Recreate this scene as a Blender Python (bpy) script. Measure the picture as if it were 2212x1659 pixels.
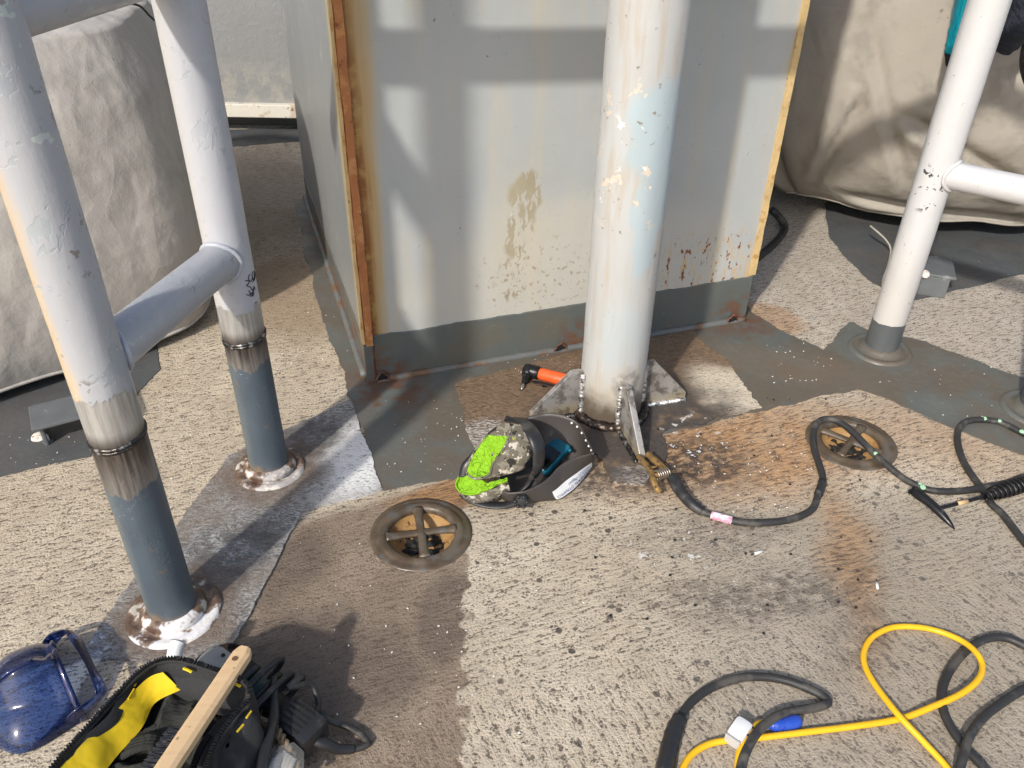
import bpy, bmesh, math, random
from mathutils import Vector, Matrix, noise
from mathutils.geometry import delaunay_2d_cdt, tessellate_polygon
random.seed(7)
for o in list(bpy.data.objects): bpy.data.objects.remove(o, do_unlink=True)
S = bpy.context.scene
COL = S.collection
R = math.radians

# ------------------------------------------------------------------ camera
# hand-held phone, 1.6 m above the deck, looking 34 degrees down
VW, VH, FPX, CAMH = 2212.0, 1659.0, 1790.0, 1.6
PITCH, ROLL = math.atan(FPX/2612), math.atan(48/2612)
FW = Vector((0, math.cos(PITCH), -math.sin(PITCH)))
_r, _u = Vector((1, 0, 0)), Vector((1, 0, 0)).cross(FW)
RT = _r*math.cos(ROLL) + _u*math.sin(ROLL)
UP = _u*math.cos(ROLL) - _r*math.sin(ROLL)
CAM = Vector((0, 0, CAMH))
cd = bpy.data.cameras.new('camera'); cam = bpy.data.objects.new('camera', cd); COL.objects.link(cam)
M = Matrix((RT, UP, -FW)).transposed().to_4x4(); M.translation = CAM
cam.matrix_world = M
cd.sensor_width = 36; cd.lens = FPX/VW*36; cd.clip_start = .02; cd.clip_end = 400
S.camera = cam
# ------------------------------------------------------------------ sky, sun, exposure
SUN_AZ, SUN_EL = R(28.5), R(36)         # shadows fall away to the right
SD = Vector((-math.sin(SUN_AZ)*math.cos(SUN_EL), -math.cos(SUN_AZ)*math.cos(SUN_EL), math.sin(SUN_EL)))
W = bpy.data.worlds.new('World'); S.world = W; W.use_nodes = True
wn = W.node_tree; bg = wn.nodes['Background']
sky = wn.nodes.new('ShaderNodeTexSky'); sky.sky_type = 'NISHITA'; sky.sun_disc = False
sky.sun_elevation = SUN_EL; sky.sun_rotation = math.pi + SUN_AZ
sky.air_density = 1.0; sky.dust_density = 2.0; sky.ozone_density = 1.0
wn.links.new(sky.outputs[0], bg.inputs[0]); bg.inputs[1].default_value = 0.15
sl = bpy.data.lights.new('sun', 'SUN'); sl.energy = 3.0; sl.angle = R(2.1); sl.color = (1, .95, .87)
so = bpy.data.objects.new('sun', sl); COL.objects.link(so)
so.rotation_euler = SD.to_track_quat('Z', 'Y').to_euler(); so.location = SD*20
S.view_settings.view_transform = 'Standard'; S.view_settings.look = 'None'
S.view_settings.exposure = 0.33; S.view_settings.gamma = 1
S.view_settings.use_curve_mapping = False
S.cycles.max_bounces = 5; S.cycles.diffuse_bounces = 3; S.cycles.glossy_bounces = 2; S.cycles.transmission_bounces = 3
S.cycles.transparent_max_bounces = 6; S.cycles.caustics_reflective = False; S.cycles.caustics_refractive = False
S.cycles.use_denoising = True; S.cycles.use_adaptive_sampling = True; S.cycles.adaptive_threshold = .03

# ------------------------------------------------------------------ helpers
def ray(px, py): return FW + RT*((px-VW/2)/FPX) + UP*((VH/2-py)/FPX)
def G(px, py, z=0.0):                      # photo point -> world point at height z
    d = ray(px, py); return CAM + d*((z-CAMH)/d.z)
def AT(px, py, Y):                         # photo point -> world point at distance y=Y
    d = ray(px, py); return CAM + d*(Y/d.y)
OFF = {}
def tag(o, label=None, cat=None, group=None, kind=None):
    if label: o['label'] = label
    if cat: o['category'] = cat
    if group: o['group'] = group
    if kind: o['kind'] = kind
    return o
def thing(name, label, cat, loc=(0, 0, 0), rz=0, group=None):
    o = bpy.data.objects.new(name, None); COL.objects.link(o)
    o.location = loc; o.rotation_euler = (0, 0, rz); o.empty_display_size = .05
    OFF[o] = Vector(loc); tag(o, label, cat, group)
    return o
def mesh(name, vf, mat, parent=None, smooth=False, local=False, angle=None):
    """vf=(verts,faces) in world coordinates unless local"""
    v, f = vf
    off = Vector((0, 0, 0))
    if parent is not None:
        off = OFF.get(parent, off)
    me = bpy.data.meshes.new(name)
    if local: vv = [tuple(p) for p in v]
    else: vv = [(p[0]-off.x, p[1]-off.y, p[2]-off.z) for p in v]
    me.from_pydata(vv, [], f)
    bm = bmesh.new(); bm.from_mesh(me); bmesh.ops.recalc_face_normals(bm, faces=bm.faces); bm.to_mesh(me); bm.free()
    if smooth:
        me.polygons.foreach_set('use_smooth', [True]*len(me.polygons))
        if angle: 
            try: me.set_sharp_from_angle(angle=R(angle))
            except Exception: pass
    me.materials.append(mat)
    o = bpy.data.objects.new(name, me); COL.objects.link(o)
    if parent is not None:
        o.parent = parent; OFF[o] = off if not local else Vector((0, 0, 0))
    return o
def join(*vfs):
    V, F = [], []
    for v, f in vfs:
        n = len(V); V += [tuple(p) for p in v]; F += [tuple(i+n for i in q) for q in f]
    return V, F
def catmull(P, n=8, closed=False):
    P = [Vector(p) for p in P]; out = []
    N = len(P)
    rng = range(N) if closed else range(N-1)
    for i in rng:
        if closed: a, b, c, d = P[(i-1) % N], P[i], P[(i+1) % N], P[(i+2) % N]
        else: a, b, c, d = P[max(i-1, 0)], P[i], P[i+1], P[min(i+2, N-1)]
        for k in range(n):
            t = k/n
            out.append(.5*((2*b)+(c-a)*t+(2*a-5*b+4*c-d)*t*t+(3*b-a-3*c+d)*t**3))
    if not closed: out.append(P[-1])
    return out
def tube(P, r, seg=12, caps=True, flat=1.0, up=None):
    P = [Vector(p) for p in P]; n = len(P)
    rr = r if isinstance(r, (list, tuple)) else [r]*n
    V, F = [], []
    T0 = (P[1]-P[0]).normalized()
    ref = Vector(up) if up else (Vector((0, 0, 1)) if abs(T0.z) < .9 else Vector((1, 0, 0)))
    nx = ref.cross(T0).normalized()
    for i, p in enumerate(P):
        t = (P[min(i+1, n-1)]-P[max(i-1, 0)]).normalized()
        nx = (nx - t*nx.dot(t)).normalized(); ny = t.cross(nx)
        for k in range(seg):
            a = 2*math.pi*k/seg
            V.append(p + nx*(math.cos(a)*rr[i]) + ny*(math.sin(a)*rr[i]*flat))
    for i in range(n-1):
        for k in range(seg):
            a, b = i*seg+k, i*seg+(k+1) % seg
            F.append((a, b, b+seg, a+seg))
    if caps:
        F.append(tuple(range(seg))[::-1]); F.append(tuple(range((n-1)*seg, n*seg)))
    return V, F
def lathe(prof, c, seg=48, axis=None, cap=False):
    """prof list of (r, h) around axis through c"""
    c = Vector(c); ax = Vector(axis or (0, 0, 1)).normalized()
    x = (Vector((0, 1, 0)) if abs(ax.y) < .9 else Vector((1, 0, 0))).cross(ax).normalized(); y = ax.cross(x)
    V, F = [], []
    for r, h in prof:
        for k in range(seg):
            a = 2*math.pi*k/seg
            V.append(c + ax*h + x*(math.cos(a)*r) + y*(math.sin(a)*r))
    for i in range(len(prof)-1):
        for k in range(seg):
            a, b = i*seg+k, i*seg+(k+1) % seg
            F.append((a, b, b+seg, a+seg))
    if cap:
        F.append(tuple(range(seg))[::-1]); F.append(tuple(range((len(prof)-1)*seg, len(prof)*seg)))
    return V, F
def box(c, size, ax=None, bev=0.0):
    """box centred c; ax = (x,y,z) axes; chamfered along all edges when bev>0"""
    c = Vector(c); X, Y, Z = [Vector(a) for a in (ax or ((1, 0, 0), (0, 1, 0), (0, 0, 1)))]
    hx, hy, hz = [s/2 for s in size]
    bm = bmesh.new(); bmesh.ops.create_cube(bm, size=1)
    for v in bm.verts: v.co = Vector((v.co.x*2*hx, v.co.y*2*hy, v.co.z*2*hz))
    if bev > 0: bmesh.ops.bevel(bm, geom=bm.edges[:], offset=bev, segments=2, affect='EDGES', profile=.6)
    V = [c+X*v.co.x+Y*v.co.y+Z*v.co.z for v in bm.verts]
    bm.verts.index_update()
    F = [tuple(v.index for v in f.verts) for f in bm.faces]; bm.free()
    return V, F
def prism(poly, thick, o, X, Y, Z):
    """2-D polygon in X,Y extruded +-thick/2 along Z"""
    o, X, Y, Z = Vector(o), Vector(X), Vector(Y), Vector(Z)
    n = len(poly)
    V = [o+X*a+Y*b-Z*(thick/2) for a, b in poly]+[o+X*a+Y*b+Z*(thick/2) for a, b in poly]
    F = [tuple(range(n))[::-1], tuple(range(n, 2*n))]
    for i in range(n): F.append((i, (i+1) % n, n+(i+1) % n, n+i))
    return V, F
def sheet(poly, z, jag=.006, step=.012, zb=-.003, seed=0):
    """flat coat on the deck: uneven outline, real thickness"""
    P = [Vector((p[0], p[1], 0)) for p in poly]; out = []
    n = len(P)
    for i in range(n):
        a, b = P[i], P[(i+1) % n]; L = (b-a).length; k = max(1, int(L/step))
        for j in range(k):
            q = a.lerp(b, j/k); d = (b-a).normalized(); nn = Vector((-d.y, d.x, 0))
            q = q + nn*jag*(noise.noise(Vector((q.x*9, q.y*9, seed)))*1.3 + noise.noise(Vector((q.x*45, q.y*45, seed+3)))*.8)
            out.append(q)
    tr = tessellate_polygon([out]); m = len(out)
    V = [(p.x, p.y, z) for p in out]+[(p.x, p.y, zb) for p in out]
    F = [tuple(t) for t in tr]
    F += [(i, (i+1) % m, m+(i+1) % m, m+i) for i in range(m)]
    return V, F
def dgrid(px): return [G(x, y) for x, y in px]

# ------------------------------------------------------------------ node materials
class NT:
    def __init__(s, name, rough=.6, metal=0., spec=.5):
        s.m = bpy.data.materials.new(name); s.m.use_nodes = True
        s.t = s.m.node_tree; s.n = s.t.nodes; s.b = s.n['Principled BSDF']
        s.b.inputs['Roughness'].default_value = rough; s.b.inputs['Metallic'].default_value = metal
        s.b.inputs['Specular IOR Level'].default_value = spec
        s.tc = s.n.new('ShaderNodeTexCoord'); s.O = s.tc.outputs['Object']
    def lk(s, a, b): s.t.links.new(a, b)
    def put(s, sock, v):
        if hasattr(v, 'is_output') or isinstance(v, bpy.types.NodeSocket): s.lk(v, sock)
        elif isinstance(v, (tuple, list)) and sock.type == 'RGBA': sock.default_value = (*v[:3], 1)
        else: sock.default_value = v
    def map(s, vec=None, loc=(0, 0, 0), rot=(0, 0, 0), sc=(1, 1, 1), typ='POINT'):
        k = s.n.new('ShaderNodeMapping'); k.vector_type = typ
        s.lk(vec or s.O, k.inputs[0]); k.inputs[1].default_value = loc; k.inputs[2].default_value = rot; k.inputs[3].default_value = sc
        return k.outputs[0]
    def noise(s, sc, det=3, rough=.55, vec=None, dist=0):
        if not hasattr(s, 'cache'): s.cache = {}
        det = min(det, 3 if sc < 40 else 2)
        if vec is None and dist == 0:           # share plain noises of similar scale
            sc = min((2.5, 5, 9, 16, 28, 50, 90, 160, 330), key=lambda q: abs(math.log(q/sc))); rough = .62
        key = ('n', sc, det if vec is not None else 0, rough, id(vec) if vec is not None else 0, dist)
        if vec is None and key in s.cache: return s.cache[key]
        r_ = s._noise(sc, det, rough, vec, dist); s.cache[key] = r_
        return r_
    def _noise(s, sc, det, rough, vec, dist):
        k = s.n.new('ShaderNodeTexNoise'); s.lk(vec or s.O, k.inputs['Vector'])
        k.inputs['Scale'].default_value = sc; k.inputs['Detail'].default_value = det
        k.inputs['Roughness'].default_value = rough; k.inputs['Distortion'].default_value = dist
        return k.outputs[0]
    def ncol(s, sc, vec=None):
        if not hasattr(s, 'cache'): s.cache = {}
        if vec is None:
            sc = min((4, 9, 22), key=lambda q: abs(math.log(q/sc)))
            if ('c', sc) not in s.cache: s.cache[('c', sc)] = s._ncol(sc, None)
            return s.cache[('c', sc)]
        return s._ncol(sc, vec)
    def _ncol(s, sc, vec=None):
        k = s.n.new('ShaderNodeTexNoise'); s.lk(vec or s.O, k.inputs['Vector']); k.inputs['Scale'].default_value = sc; k.inputs['Detail'].default_value = 1.5
        return k.outputs[1]
    def voro(s, sc, vec=None, feat='F1', out=0, rnd=1.0):
        k = s.n.new('ShaderNodeTexVoronoi'); k.feature = feat; s.lk(vec or s.O, k.inputs['Vector'])
        k.inputs['Scale'].default_value = sc; k.inputs['Randomness'].default_value = rnd
        return k.outputs[out]
    def warp(s, amt, sc, vec=None):
        """vec + (noise-0.5)*amt"""
        c = s.ncol(sc, vec); a = s.n.new('ShaderNodeVectorMath'); a.operation = 'SUBTRACT'; s.lk(c, a.inputs[0]); a.inputs[1].default_value = (.5, .5, .5)
        b = s.n.new('ShaderNodeVectorMath'); b.operation = 'SCALE'; s.lk(a.outputs[0], b.inputs[0]); b.inputs['Scale'].default_value = amt
        d = s.n.new('ShaderNodeVectorMath'); d.operation = 'ADD'; s.lk(vec or s.O, d.inputs[0]); s.lk(b.outputs[0], d.inputs[1])
        return d.outputs[0]
    def rng(s, v, a, b, c=0., d=1., smooth=True):
        k = s.n.new('ShaderNodeMapRange'); k.interpolation_type = 'SMOOTHSTEP' if smooth else 'LINEAR'
        s.put(k.inputs[0], v)
        for i, q in enumerate((a, b, c, d)): k.inputs[i+1].default_value = q
        return k.outputs[0]
    def ma(s, op, a, b=0., clamp=False):
        k = s.n.new('ShaderNodeMath'); k.operation = op; k.use_clamp = clamp
        s.put(k.inputs[0], a); s.put(k.inputs[1], b); return k.outputs[0]
    def mul(s, *a):
        r = a[0]
        for q in a[1:]: r = s.ma('MULTIPLY', r, q)
        return r
    def mx(s, *a):
        r = a[0]
        for q in a[1:]: r = s.ma('MAXIMUM', r, q)
        return r
    def inv(s, a): return s.ma('SUBTRACT', 1., a)
    def mix(s, f, a, b, mode='MIX'):
        k = s.n.new('ShaderNodeMix'); k.data_type = 'RGBA'; k.blend_type = mode
        s.put(k.inputs[0], f); s.put(k.inputs[6], a); s.put(k.inputs[7], b); return k.outputs[2]
    def xyz(s, vec=None):
        k = s.n.new('ShaderNodeSeparateXYZ'); s.lk(vec or s.O, k.inputs[0]); return k.outputs
    def blob(s, c, size, rot=0., vec=None, lo=0., hi=.5):
        """soft elliptic patch, 1 inside"""
        if len(c) == 2: c = (*c, 0)
        if len(size) == 2: size = (*size, 10)
        v = s.map(vec, c, (0, 0, rot), size, 'TEXTURE')
        g = s.n.new('ShaderNodeTexGradient'); g.gradient_type = 'SPHERICAL'; s.lk(v, g.inputs[0])
        return s.rng(g.outputs[1], lo, hi)
    def blobxz(s, c, size, vec=None, lo=0., hi=.5):
        v = s.map(vec, (c[0], 0, c[1]), (0, 0, 0), (size[0], 10, size[1]), 'TEXTURE')
        g = s.n.new('ShaderNodeTexGradient'); g.gradient_type = 'SPHERICAL'; s.lk(v, g.inputs[0])
        return s.rng(g.outputs[1], lo, hi)
    def half(s, p, q, w=.01, vec=None):
        """1 on the left side of the line p->q, edge width w"""
        d = Vector((q[0]-p[0], q[1]-p[1])).normalized(); nx, ny = -d.y, d.x
        x = s.xyz(vec)
        e = s.ma('ADD', s.ma('MULTIPLY', x[0], nx), s.ma('MULTIPLY', x[1], ny))
        e = s.ma('SUBTRACT', e, nx*p[0]+ny*p[1])
        return s.rng(e, -w, w)
    def bump(s, h, strength=.5, dist=.01, nrm=None):
        k = s.n.new('ShaderNodeBump'); s.put(k.inputs['Height'], h); k.inputs['Strength'].default_value = strength
        k.inputs['Distance'].default_value = dist
        if nrm is not None: s.lk(nrm, k.inputs['Normal'])
        return k.outputs[0]
    def out(s, col, rough=None, nrm=None, metal=None):
        s.put(s.b.inputs['Base Color'], col)
        if rough is not None: s.put(s.b.inputs['Roughness'], rough)
        if metal is not None: s.put(s.b.inputs['Metallic'], metal)
        if nrm is not None: s.lk(nrm, s.b.inputs['Normal'])
        return s.m
def plain(name, col, rough=.5, metal=0., var=.15, sc=40., bump=.15, bsc=120., bd=.002, dirt=None, dsc=12., dth=.6):
    """single colour with uneven tone, optional dirt, fine relief"""
    t = NT(name, rough, metal)
    n = t.noise(sc, 4)
    c = t.mix(n, tuple(x*(1-var) for x in col), tuple(min(1, x*(1+var)) for x in col))
    if dirt: c = t.mix(t.rng(t.noise(dsc, 5, .65), dth, dth+.12), c, dirt)
    r = t.rng(t.noise(sc*.7, 3), .2, .8, max(0, rough-.1), min(1, rough+.12))
    return t.out(c, r, t.bump(t.noise(bsc, 3), bump, bd))
# ------------------------------------------------------------------ key positions
A = G(797, 825); B = G(1606, 690)
FDIR = (B-A).normalized(); CROT = math.atan2(FDIR.y, FDIR.x); BDIR = Vector((-FDIR.y, FDIR.x, 0))
CW = (B-A).length; CD = 1.72
P1 = G(378, 1325); P2 = G(580, 1015)+Vector((.006, 0, 0)); PB = G(1316, 885); P4 = G(1900, 758); P5 = G(2238, 888)
D1, D2 = G(910, 1152), G(1838, 955)
def FP(px, py):                             # photo point -> (u,v) on the column's front plate
    d = ray(px, py); t = (A-CAM).dot(BDIR)/d.dot(BDIR); p = CAM+d*t
    return ((p-A).dot(FDIR), p.z)

# ------------------------------------------------------------------ materials: deck
def mat_nonskid():
    t = NT('deck_nonskid_coating', .85, spec=.25)
    w, w2, w3 = t.warp(.014, 9), t.warp(.18, 4), t.warp(.08, 22)
    lo, mid, hi = t.noise(2.5), t.noise(9), t.noise(28)
    a1 = t.map(w, rot=(0, 0, R(21)), sc=(1, 1/4.4, 1), typ='TEXTURE')      # trowel ridges along the plating
    a2 = t.map(w, rot=(0, 0, R(-64)), sc=(1, 1/3.2, 1), typ='TEXTURE')       # the other trowel direction, near the bottom
    g = t.half(G(900, 1535), G(1750, 1345), .06, w2)
    r1, r2 = t.noise(25, 2, .62, a1), t.noise(23, 2, .62, a2)
    ridge = t.ma('ADD', t.mul(r1, g), t.mul(r2, t.inv(g)))
    pebble = t.noise(135, 2, .7)
    speck = t.noise(80, 2, .6, t.map(w, (3, 7, 0), (0, 0, R(21)), (1, 1/1.3, 1), 'TEXTURE'))
    q = t.ma('ADD', t.mul(pebble, .50), t.ma('ADD', t.mul(speck, .36), t.mul(ridge, .60)))
    c = t.mix(t.rng(lo, .3, .7), (.51, .425, .315), (.635, .55, .425))
    c = t.mix(t.mul(t.blob((2.0, 3.6), (2.2, 1.9), vec=w2), .6), c, (.50, .46, .41))
    c = t.mix(t.rng(mid, .35, .7), t.mix(.3, c, (.30, .25, .19)), c)
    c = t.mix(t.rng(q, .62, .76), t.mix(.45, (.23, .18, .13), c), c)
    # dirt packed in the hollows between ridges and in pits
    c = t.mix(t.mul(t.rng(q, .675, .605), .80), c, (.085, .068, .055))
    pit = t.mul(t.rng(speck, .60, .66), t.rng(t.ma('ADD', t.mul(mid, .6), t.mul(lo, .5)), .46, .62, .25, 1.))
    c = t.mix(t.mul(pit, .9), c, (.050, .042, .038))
    # drips and slag burns
    spot = t.mul(t.rng(t.voro(20, w), .20, .14), t.rng(mid, .42, .54), t.blob(G(1600, 1230), (1.3, 1.0), lo=0, hi=.5))
    c = t.mix(t.mul(spot, .85), c, (.055, .047, .042))
    # shade at lower right, painted as a grey tone
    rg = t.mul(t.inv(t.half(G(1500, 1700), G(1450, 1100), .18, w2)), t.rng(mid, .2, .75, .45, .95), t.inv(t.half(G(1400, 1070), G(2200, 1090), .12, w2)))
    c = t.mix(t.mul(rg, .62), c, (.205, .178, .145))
    # wet, rust-brown area to the right of the left strip
    wet = t.mul(t.half(G(1000, 1700), G(1008, 1150), .006, w3), t.inv(t.half(G(430, 1480), G(660, 1090), .02, w)), t.inv(t.half(G(700, 1115), G(1010, 1030), .03, w)))
    wcol = t.mix(.30, t.mix(t.rng(mid, .3, .7), (.125, .082, .056), (.185, .128, .088)), c)
    c = t.mix(wet, c, wcol)
    dark = t.mul(wet, t.mx(t.blob(G(690, 1430), (.30, .20), vec=w2), t.blob(G(960, 1330), (.08, .22), vec=w2), t.blob(G(620, 1230), (.1, .2), R(-30), vec=w2)))  # darker patches painting the deeper shade within the brown area
    c = t.mix(t.mul(dark, .5), c, (.07, .052, .044))
    # rust washes
    rust = t.mx(t.mul(t.blob(G(1590, 965), (.80, .32), R(10), vec=w2, hi=.65), t.rng(mid, .25, .6, .6, 1.)),
                t.mul(t.blob(G(1010, 1062), (.32, .08), R(16), vec=w2), .85),
                t.mul(t.blob(G(2020, 950), (.65, .28), R(-25), vec=w2, hi=.9), .45),
                t.mul(t.blob(G(1830, 1180), (.11, .55), R(-8), vec=w2, hi=.9), .7),
                t.mul(t.blob(G(1660, 690), (.18, .14), R(-30), vec=w2), .7))
    c = t.mix(t.mul(rust, .75), c, t.mix(t.rng(ridge, .35, .6), (.15, .065, .025), (.42, .215, .075)))
    # burnt film round the earth clamp and in front of the gussets
    brn = t.mx(t.mul(t.blob(G(1440, 990), (.34, .18), R(-10), vec=w2, hi=.6), 1.),
               t.mul(t.blob(G(1300, 1035), (.28, .13), R(10), vec=w2, hi=.7), .9),
               t.mul(t.blob(G(1640, 1280), (.45, .12), R(8), vec=w2, hi=.8), .6), t.mul(t.blob(G(1850, 1330), (.14, .35), R(-20), vec=w2, hi=.8), .45), t.mul(t.blob(G(1500, 1150), (.35, .10), R(8), vec=w2), .35))
    c = t.mix(t.mul(brn, t.rng(hi, .32, .62)), c, (.06, .046, .038))
    bk = t.mx(t.blob(G(640, 640), (.36, .5), R(20), vec=w2), t.mul(t.blob(G(560, 430), (.5, .9), R(20), vec=w2), .8))  # brown dirt left of the column, deepened to paint in the shade there
    c = t.mix(t.mul(bk, .6), c, (.24, .165, .10))
    sm = t.mul(t.rng(hi, .60, .66), t.mx(t.blob(G(1480, 960), (.20, .13)), t.mul(t.blob(G(1450, 1180), (.16, .12)), .8)))
    c = t.mix(sm, c, (.7, .69, .66))
    rough = t.ma('SUBTRACT', .88, t.mul(wet, .25))
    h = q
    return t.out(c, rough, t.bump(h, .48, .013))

def mat_deckpaint(name, base, brown=.6, pad=False):
    t = NT(name, .42)
    w = t.warp(.12, 6)
    c = t.mix(t.noise(5, 5, .6), tuple(x*.75 for x in base), tuple(x*1.25 for x in base))
    br = t.mul(t.rng(t.noise(3.2, 5, .65, w), .36, .60), brown)
    c = t.mix(br, c, (.125, .088, .056))
    # scuffs and scratches
    sc1 = t.rng(t.noise(34, 2, .5, t.map(w, rot=(0, 0, R(30)), sc=(1, 14, 1))), .66, .74)
    sc2 = t.rng(t.noise(30, 2, .5, t.map(w, rot=(0, 0, R(-50)), sc=(1, 12, 1))), .68, .76)
    c = t.mix(t.mul(t.mx(sc1, sc2), .35), c, (.36, .37, .35))
    if not pad:
        ru = t.mx(t.blob(A+Vector((.05, -.05, 0)), (.22, .16), vec=t.warp(.2, 8)), t.blob(B+Vector((-.02, -.03, 0)), (.20, .13), vec=t.warp(.2, 8)),
                  t.mul(t.blob(G(1210, 755), (.16, .07), R(19), vec=t.warp(.1, 9)), .7))
        c = t.mix(t.mul(ru, t.rng(t.noise(12, 5, .7), .36, .62), .8), c, (.135, .062, .032))
        tan = t.blob(G(1690, 790), (.35, .14), R(-20), vec=w)
        c = t.mix(t.mul(tan, .4), c, (.17, .125, .085))
    c = t.mix(t.mul(t.rng(t.voro(60, t.warp(.02, 40)), .10, .05), t.rng(t.noise(7, 2), .6, .7)), c, (.55, .53, .48))
    r = t.rng(t.noise(7, 4), .3, .7, .33, .62)
    return t.out(c, r, t.bump(t.ma('ADD', t.noise(60, 4), t.mul(t.noise(9, 3), 1.5)), .25, .004))

def mat_strip():
    t = NT('sanded_strip', .6)
    w = t.warp(.03, 22)
    cr = t.noise(70, 4, .65, t.map(w, rot=(0, 0, R(25)), sc=(1, 2.2, 1)), 1.2)
    c = t.mix(t.rng(cr, .36, .66), (.12, .11, .10), (.44, .435, .42))
    br = t.rng(t.noise(5, 4, .6), .42, .68)
    c = t.mix(t.mul(br, .6), c, (.19, .15, .115))
    wh = t.mul(t.blob(G(785, 985), (.15, .30), R(-10), vec=t.warp(.1, 8), hi=.7), t.rng(cr, .24, .50))
    c = t.mix(wh, c, (.78, .77, .75))
    bk = t.mul(t.mx(t.blob(G(470, 1230), (.14, .30), R(-30), vec=t.warp(.12, 6)), t.blob(G(660, 950), (.16, .16), vec=t.warp(.12, 6))), t.rng(t.noise(16, 4), .3, .62))
    c = t.mix(t.mul(bk, .75), c, (.075, .07, .066))
    for p in (P1, P2):
        c = t.mix(t.mul(t.blob(p, (.21, .21), vec=t.warp(.12, 12), lo=.05, hi=.5), .7), c, (.155, .105, .07))
    h = t.ma('ADD', cr, t.mul(t.noise(240, 2), .3))
    return t.out(c, t.rng(t.noise(6, 3), .3, .7, .42, .72), t.bump(h, .5, .006))

def mat_ground():
    t = NT('ground_off_plate', .6)
    w = t.warp(.03, 20)
    f1 = t.noise(64, 4, .7, t.map(w, rot=(0, 0, R(-20)), sc=(1, 4.5, 1)), .6)
    c = t.mix(t.rng(f1, .32, .68), (.085, .055, .035), (.27, .185, .115))
    lite = t.mul(t.blob(G(1585, 850), (.17, .24), R(35), vec=t.warp(.1, 8), hi=.6), t.rng(f1, .3, .5))
    c = t.mix(lite, c, (.63, .55, .43))
    l2 = t.mul(t.mx(t.blob(G(1035, 950), (.11, .14), R(-20), vec=t.warp(.1, 9)), t.blob(G(1360, 1035), (.12, .07), R(15), vec=t.warp(.1, 9))), t.rng(f1, .42, .62))
    c = t.mix(l2, c, (.52, .50, .47))
    black = t.mul(t.blob(PB+Vector((.08, -.08, 0)), (.46, .40), vec=t.warp(.22, 7), lo=.04, hi=.5), t.rng(t.noise(14, 4, .65), .26, .52))
    c = t.mix(t.mul(black, .85), c, (.055, .05, .048))
    wh = t.mul(t.blob(G(1500, 935), (.17, .12), vec=t.warp(.15, 9)), t.rng(t.noise(34, 5, .75), .58, .66))
    c = t.mix(wh, c, (.6, .58, .55))
    return t.out(c, t.rng(f1, .3, .7, .42, .72), t.bump(t.ma('ADD', f1, t.mul(t.noise(220, 2), .3)), .5, .006))

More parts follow.
